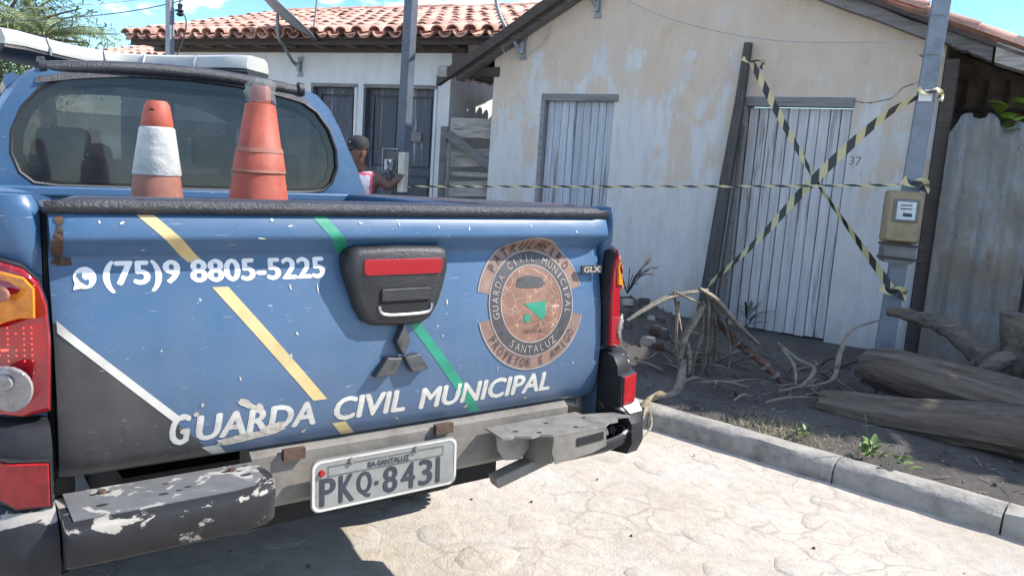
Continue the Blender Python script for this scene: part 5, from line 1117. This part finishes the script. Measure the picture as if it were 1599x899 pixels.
# weeds
def weed(loc, n, h, label, mat, w=.02, seed=0):
    rr = random.Random(seed); o = tag(empty('weed', loc), label, 'plant', 'small weeds')
    for i in range(n):
        b = MB(); a = rr.uniform(0, 2*pi); leaf_mesh(b, (rr.uniform(-.03, .03), rr.uniform(-.03, .03), rr.uniform(0, h*.5)), (cos(a), sin(a), rr.uniform(.3, 1.6)), (0, 0, 1), h*rr.uniform(.4, .8), w*rr.uniform(.7, 1.4)); b.build('leaf', mat, o, smooth=True, recalc=False)
    return o
M_['weed'] = plain('weed_leaf', (.13, .20, .05), .55, 0, .3, 30); M_['weeddark'] = plain('dark_weed_leaf', (.05, .085, .045), .55, 0, .3, 30); M_['straw'] = plain('straw_grass', (.36, .31, .17), .8, 0, .25, 40)
weed(hp(-.62, -.12, .14), 22, .34, 'narrow-leaved weed growing against the foot of the white door', M_['weeddark'], .022, 1)
wv = weed(kp(.05, .22, .1), 18, .14, 'leafy green weed with a tall seed stalk at the kerb edge', M_['weed'], .03, 2)
MB().tube(cr([(0, 0, .05), (-.03, .0, .14), (-.05, .0, .22)], 4), .004, 5).build('stalk', M_['weeddark'], wv); 
weed(kp(.20, .20, .1), 9, .10, 'low bright weed right of the seeding one on the kerb', M_['weed'], .035, 3)
weed(kp(-.32, .27, .1), 12, .08, 'small weed in the sunlit dry grass patch', M_['weed'], .018, 4)
b = MB(); rr = random.Random(77)
for i in range(900):
    t_, d_ = rr.gauss(-.42, .17), rr.uniform(.16, .5); p = kp(t_, d_, 0); z = soil_z(p, d_); a = rr.uniform(0, 2*pi); h = rr.uniform(.012, .04); s_ = Vector((cos(a), sin(a), 0))*.0025; q = p+Vector((0, 0, z-.004)); tip = q+Vector((rr.uniform(-.03, .03), rr.uniform(-.03, .03), h)); b.add([q-s_, q+s_, tip], [(0, 1, 2)])
tag(b.build('dry_grass', M_['straw'], None, recalc=False), 'patch of pale dry grass in the gap of sunlight behind the kerb', 'grass', None, 'stuff')
# pebbles on the road
rr = random.Random(5)
for i in range(40):
    p = kp(rr.uniform(-2.2, 1.6), rr.uniform(-2.6, -.15)); s_ = rr.uniform(.003, .009)
    b = MB(); q = [Vector((cos(2*pi*j/6)*rr.uniform(.7, 1.1), sin(2*pi*j/6)*rr.uniform(.7, 1.1), 0))*s_ for j in range(6)]; b.loft([[p+v+Vector((0, 0, -.004)) for v in q], [p+v*.7+Vector((0, 0, s_*.8)) for v in q]])
    tag(b.build('pebble', M_['soil'] if i % 3 else M_['rust']), 'tiny dark pebble lying on the sunlit sandy road', 'pebble', 'pebbles on the road')
# ================================================================ rough plank pen in the alley
PN = tag(empty('plank_pen', (-.55, 8.75, 0)), 'rough pen of bleached old planks in the gap between the two houses', 'plank fence')
def plank(a, b_, h, th, mat='pale_wood'):
    rr = random.Random(int(a[2]*100)); o = MB().bar(a, b_, th, h).build('plank', M_[mat], PN, bevel=.008)
plank((-.22, 0, 1.79), (.27, -.05, 1.80), .21, .05); plank((-.25, .02, 1.46), (.26, 0, 1.50), .19, .05); plank((-.25, .02, 1.13), (.28, -.02, 1.17), .17, .05); plank((-.25, .05, .9), (.28, 0, .92), .14, .05); plank((-.25, .05, .6), (.28, 0, .62), .16, .05); plank((-.25, .05, .3), (.28, 0, .32), .16, .05)
plank((-.25, -.05, 1.72), (.28, -.12, 1.38), .09, .05, 'greywood'); plank((-.24, -.03, 1.30), (.26, -.08, 1.31), .05, .04)
BX('stake', M_['greywood'], PN, -.33, -.25, .0, .08, 0, 1.80, .01); BX('stake', M_['greywood'], PN, .27, .32, .0, .06, 0, 1.86, .01); BX('stake', M_['greywood'], PN, -.24, -.20, -.12, -.06, 0, 1.62, .01)
# ================================================================ tree and palm behind
M_['foliage'] = plain('feathery_leaf', (.115, .165, .05), .6, 0, .35, .6, 0, 60, None, .0); M_['palm'] = plain('palm_leaf', (.15, .19, .075), .5, 0, .3, 1.2); M_['trunk'] = bark('tree_bark', (.11, .085, .065), (.2, .165, .13))
T_ = tag(empty('feathery_tree', (-14.6, 22.5, 0)), 'feathery light green tree above the truck roof at top left', 'tree')
MB().tube(cr([(0, 0, 0), (.2, 0, 1.9), (-.1, 0, 3.9)], 5), [.26-.012*i for i in range(11)], 9).build('trunk', M_['trunk'], T_, smooth=True)
rr = random.Random(9); b = MB(); lim = MB()
for i in range(60):
    a = rr.uniform(0, 2*pi); e = rr.uniform(.15, 1.1); L_ = rr.uniform(1.6, 3.5); tip = Vector((cos(a)*cos(e)*L_, sin(a)*cos(e)*L_*.8, 3.55+sin(e)*L_*.75)); lim.tube(cr([(-.1, 0, 3.4), tip*.5+Vector((0, 0, 2.0)), tip], 4), [.07-.007*j for j in range(9)], 5)
    for k in range(170):
        c = tip*(1-.5*rr.random()**2)+Vector((0, 0, 2.6*.25*rr.random()))*0+Vector((rr.gauss(0, .34), rr.gauss(0, .34), rr.gauss(0, .22))); d = Vector((rr.uniform(-1, 1), rr.uniform(-1, 1), rr.uniform(-.7, .25))).normalized(); s_ = d.cross(Vector((rr.uniform(-1, 1), rr.uniform(-1, 1), 1))).normalized()*rr.uniform(.012, .028); L2 = rr.uniform(.14, .32)
        b.add([c-s_, c+s_, c+d*L2+s_*.3, c+d*L2-s_*.3], [(0, 1, 2, 3)])
b.build('crown', M_['foliage'], T_, recalc=False); lim.build('limbs', M_['trunk'], T_, smooth=True)
PA = tag(empty('palm_tree', (-10.0, 17.0, 0)), 'palm with drooping fronds in front of the feathery tree', 'palm tree')
MB().tube(cr([(0, 0, 0), (.1, 0, 1.5), (0, 0, 3.45)], 5), [.17]*6+[.15]*5, 9).build('trunk', M_['trunk'], PA, smooth=True)
for i in range(15):
    a = i*2.4; b = MB(); L_ = rr.uniform(1.1, 1.5); el = rr.uniform(.5, 1.35); c = [Vector((cos(a)*L_*t*cos(el*(1-.5*t)), sin(a)*L_*t*cos(el*(1-.5*t)), 3.4+L_*t*sin(el)-.45*L_*t*t)) for t in [j/12 for j in range(13)]]
    b.tube(c, [.02-.0014*j for j in range(13)], 5)
    for j in range(2, 13):
        for k in (0, .5):
            if j == 12 and k: continue
            p = c[j].lerp(c[min(12, j+1)], k); d = (c[j]-c[j-1]).normalized(); s_ = d.cross(Vector((0, 0, 1))).normalized()
            for sg in (-1, 1):
                e = p+(d*.55+s_*sg*.7-Vector((0, 0, .45)))*.36*(1-.5*j/13); w = d*.016; b.add([p-w, p+w, e+w*.2, e-w*.2], [(0, 1, 2, 3)])
    b.build('frond', M_['palm'], PA, recalc=False)
# ================================================================ person by the pole
def person():
    P = tag(empty('person', (-1.445, 7.30, .03)), 'person in black cap and pink-edged white tank top, leaning on the pole', 'person')
    V = {'pel': (0, 0, .80, .125), 'wst': (0, .0, .94, .12), 'chs': (0.02, .0, 1.13, .145), 'nkb': (.02, .0, 1.255, .075), 'nk': (.015, -.01, 1.30, .052), 'hd1': (-.022, -.025, 1.355, .084), 'hd2': (-.02, -.02, 1.43, .102), 'hd3': (-.015, -.015, 1.50, .085),
         'shR': (.165, .02, 1.21, .062), 'elR': (.27, .03, 1.13, .045), 'wrR': (.33, .06, 1.20, .032), 'haR': (.35, .07, 1.24, .028), 'shL': (-.14, -.04, 1.20, .06), 'elL': (-.20, -.06, .96, .045), 'wrL': (-.14, -.20, .80, .033), 'haL': (-.12, -.26, .75, .03),
         'hpR': (.09, 0, .74, .10), 'knR': (.10, -.02, .42, .065), 'anR': (.10, .02, .07, .042), 'toR': (.10, -.13, .03, .035), 'hpL': (-.09, 0, .74, .10), 'knL': (-.10, -.03, .42, .065), 'anL': (-.10, .0, .07, .042), 'toL': (-.11, -.15, .03, .035)}
    E_ = [('pel', 'wst'), ('wst', 'chs'), ('chs', 'nkb'), ('nkb', 'nk'), ('nk', 'hd1'), ('hd1', 'hd2'), ('hd2', 'hd3'), ('chs', 'shR'), ('shR', 'elR'), ('elR', 'wrR'), ('wrR', 'haR'), ('chs', 'shL'), ('shL', 'elL'), ('elL', 'wrL'), ('wrL', 'haL'), ('pel', 'hpR'), ('hpR', 'knR'), ('knR', 'anR'), ('anR', 'toR'), ('pel', 'hpL'), ('hpL', 'knL'), ('knL', 'anL'), ('anL', 'toL')]
    for side, hnd, d in (('R', 'haR', Vector((.02, .05, .03))), ('L', 'haL', Vector((.0, -.03, -.055)))):
        h = Vector(V[hnd][:3]); dn = d.normalized(); sd_ = dn.cross(Vector((.3, .2, 1))).normalized()
        for k in range(5):
            o = (k-2)*.014; L_ = (.045, .062, .068, .062, .048)[k] if k else .05
            a = h+sd_*(o if k else -.03)+dn*(.02 if k else -.01); V[hnd+str(k)] = (*a, .0095); c = a+dn*L_*.6+Vector((0, 0, -.008)); V[hnd+str(k)+'b'] = (*c, .008)
            E_ += [(hnd, hnd+str(k)), (hnd+str(k), hnd+str(k)+'b')]
    ks = list(V); me = bpy.data.meshes.new('body'); me.from_pydata([V[k][:3] for k in ks], [(ks.index(a), ks.index(b_)) for a, b_ in E_], [])
    o = bpy.data.objects.new('body', me); link(o, P); sk = o.modifiers.new('skin', 'SKIN'); sk.use_smooth_shade = True
    for i, k in enumerate(ks): r_ = V[k][3]; me.skin_vertices[0].data[i].radius = (r_*1.12, r_*.85) if k in ('chs', 'wst', 'pel') else (r_, r_)
    me.skin_vertices[0].data[0].use_root = True
    ss = o.modifiers.new('smooth', 'SUBSURF'); ss.levels = 3; ss.render_levels = 3
    dg = bpy.context.evaluated_depsgraph_get(); dg.update(); m2 = bpy.data.meshes.new_from_object(o.evaluated_get(dg)); o.modifiers.clear(); o.data = m2
    sk_, sh, pt, pk, shoe = plain('skin', (.13, .062, .045), .55, 0, .12, 20), plain('white_vest', (.64, .58, .64), .8, 0, .12, 30, .4, 40), plain('shorts', (.07, .08, .11), .85), plain('pink_edging', (.68, .10, .17), .7), plain('sandal', (.05, .04, .035), .7)
    m2.materials.clear()
    for q in (sk_, sh, pt, pk, shoe): m2.materials.append(q)
    for f in m2.polygons:
        c = f.center; mi = 0; arm = abs(c.x-.015) > .125
        if .80 < c.z < 1.235 and not arm: mi = 1
        if 1.235 <= c.z < 1.262 and abs(c.x-.015) > .035 and not arm: mi = 1
        if mi == 1 and (abs(c.x-.015) > .108 and c.z > 1.06): mi = 3
        if 1.225 < c.z < 1.247 and not arm and mi != 3: mi = 3
        if c.z <= .80 and c.z > .40 and abs(c.x) < .26 and c.y > -.12: mi = 2
        if c.z < .085: mi = 4
        f.material_index = mi; f.use_smooth = True
    # face turned to the left: eyes, nose, mouth, ears
    fd = Vector((-.66, -.75, 0)).normalized(); sd_ = Vector((-fd.y, fd.x, 0)); hc_ = Vector((-.022, -.022, 1.425))
    def fp(f, s_, z): return hc_+fd*f+sd_*s_+Vector((0, 0, z))
    MB().loft([[fp(.060, -.014, -.02), fp(.060, .014, -.02), fp(.062, .008, .022), fp(.062, -.008, .022)], [fp(.116, -.008, -.018), fp(.116, .008, -.018), fp(.096, .004, .012), fp(.096, -.004, .012)]]).build('nose', sk_, P, bevel=.004)
    for q in (-.03, .03): MB().tube([fp(.083, q-.010, .012), fp(.083, q+.010, .012)], .006, 6).build('eye', M_['dark'], P)
    MB().tube([fp(.075, -.022, -.048), fp(.080, 0, -.049), fp(.075, .022, -.048)], .006, 6).build('mouth', pk, P)
    for q in (-1, 1): MB().loft([[fp(-.01+.016*cos(t), q*(.088+dx), .0+.028*sin(t)) for t in [2*pi*i/8 for i in range(8)]] for dx in (-.01, .012)]).build('ear', sk_, P, smooth=True)
    # cap
    cap = MB().loft([[(-.018+q*cos(2*pi*i/20), -.018+q*1.08*sin(2*pi*i/20), z) for i in range(20)] for z, q in ((1.455, .098), (1.49, .101), (1.53, .094), (1.56, .07), (1.573, .03), (1.575, .004))]).build('cap', plain('black_cap', (.014, .014, .018), .8), P, smooth=50)
    MB().prism([(.06, -.075), (.11, -.06), (.155, -.025), (.165, 0), (.155, .025), (.11, .06), (.06, .075)], 0, .010, lambda p, a: hc_+fd*p[0]+sd_*p[1]+Vector((0, 0, .035+a-(p[0]-.06)*.15))).build('brim', M_['ink'], cap)
    b = MB(); b.prism([(-.05+.018*cos(t), 1.51+.012*sin(t)) for t in [2*pi*i/12 for i in range(12)]], -.113, -.108, lambda p, a: (p[0], a, p[1])); b.build('cap_patch', M_['vinyl_grey'], cap)
    # round print on the vest
    for r_, mt, o in ((.082, pk, 0), (.068, M_['vinyl_w'], .002)):
        b = MB(); b.grid(lambda a, c: (lambda rr_, t: (.01+rr_*cos(t), -.128-o-.004+1.6*(rr_*cos(t))**2, 1.06+rr_*sin(t)))(r_*c+.0005, 2*pi*a), 24, 4); b.build('vest_print', mt, P, recalc=False)
    b = MB(); b.grid(lambda a, c: (lambda rr_, t: (.01+rr_*cos(t)*1.1, -.1345+1.6*(rr_*cos(t))**2, 1.075+rr_*sin(t)*.75))(.05*c+.0005, pi*a), 16, 3); b.build('vest_print', M_['vinyl_y'], P, recalc=False)
    P.rotation_euler = (0, 0, R(-8)); return P
person()
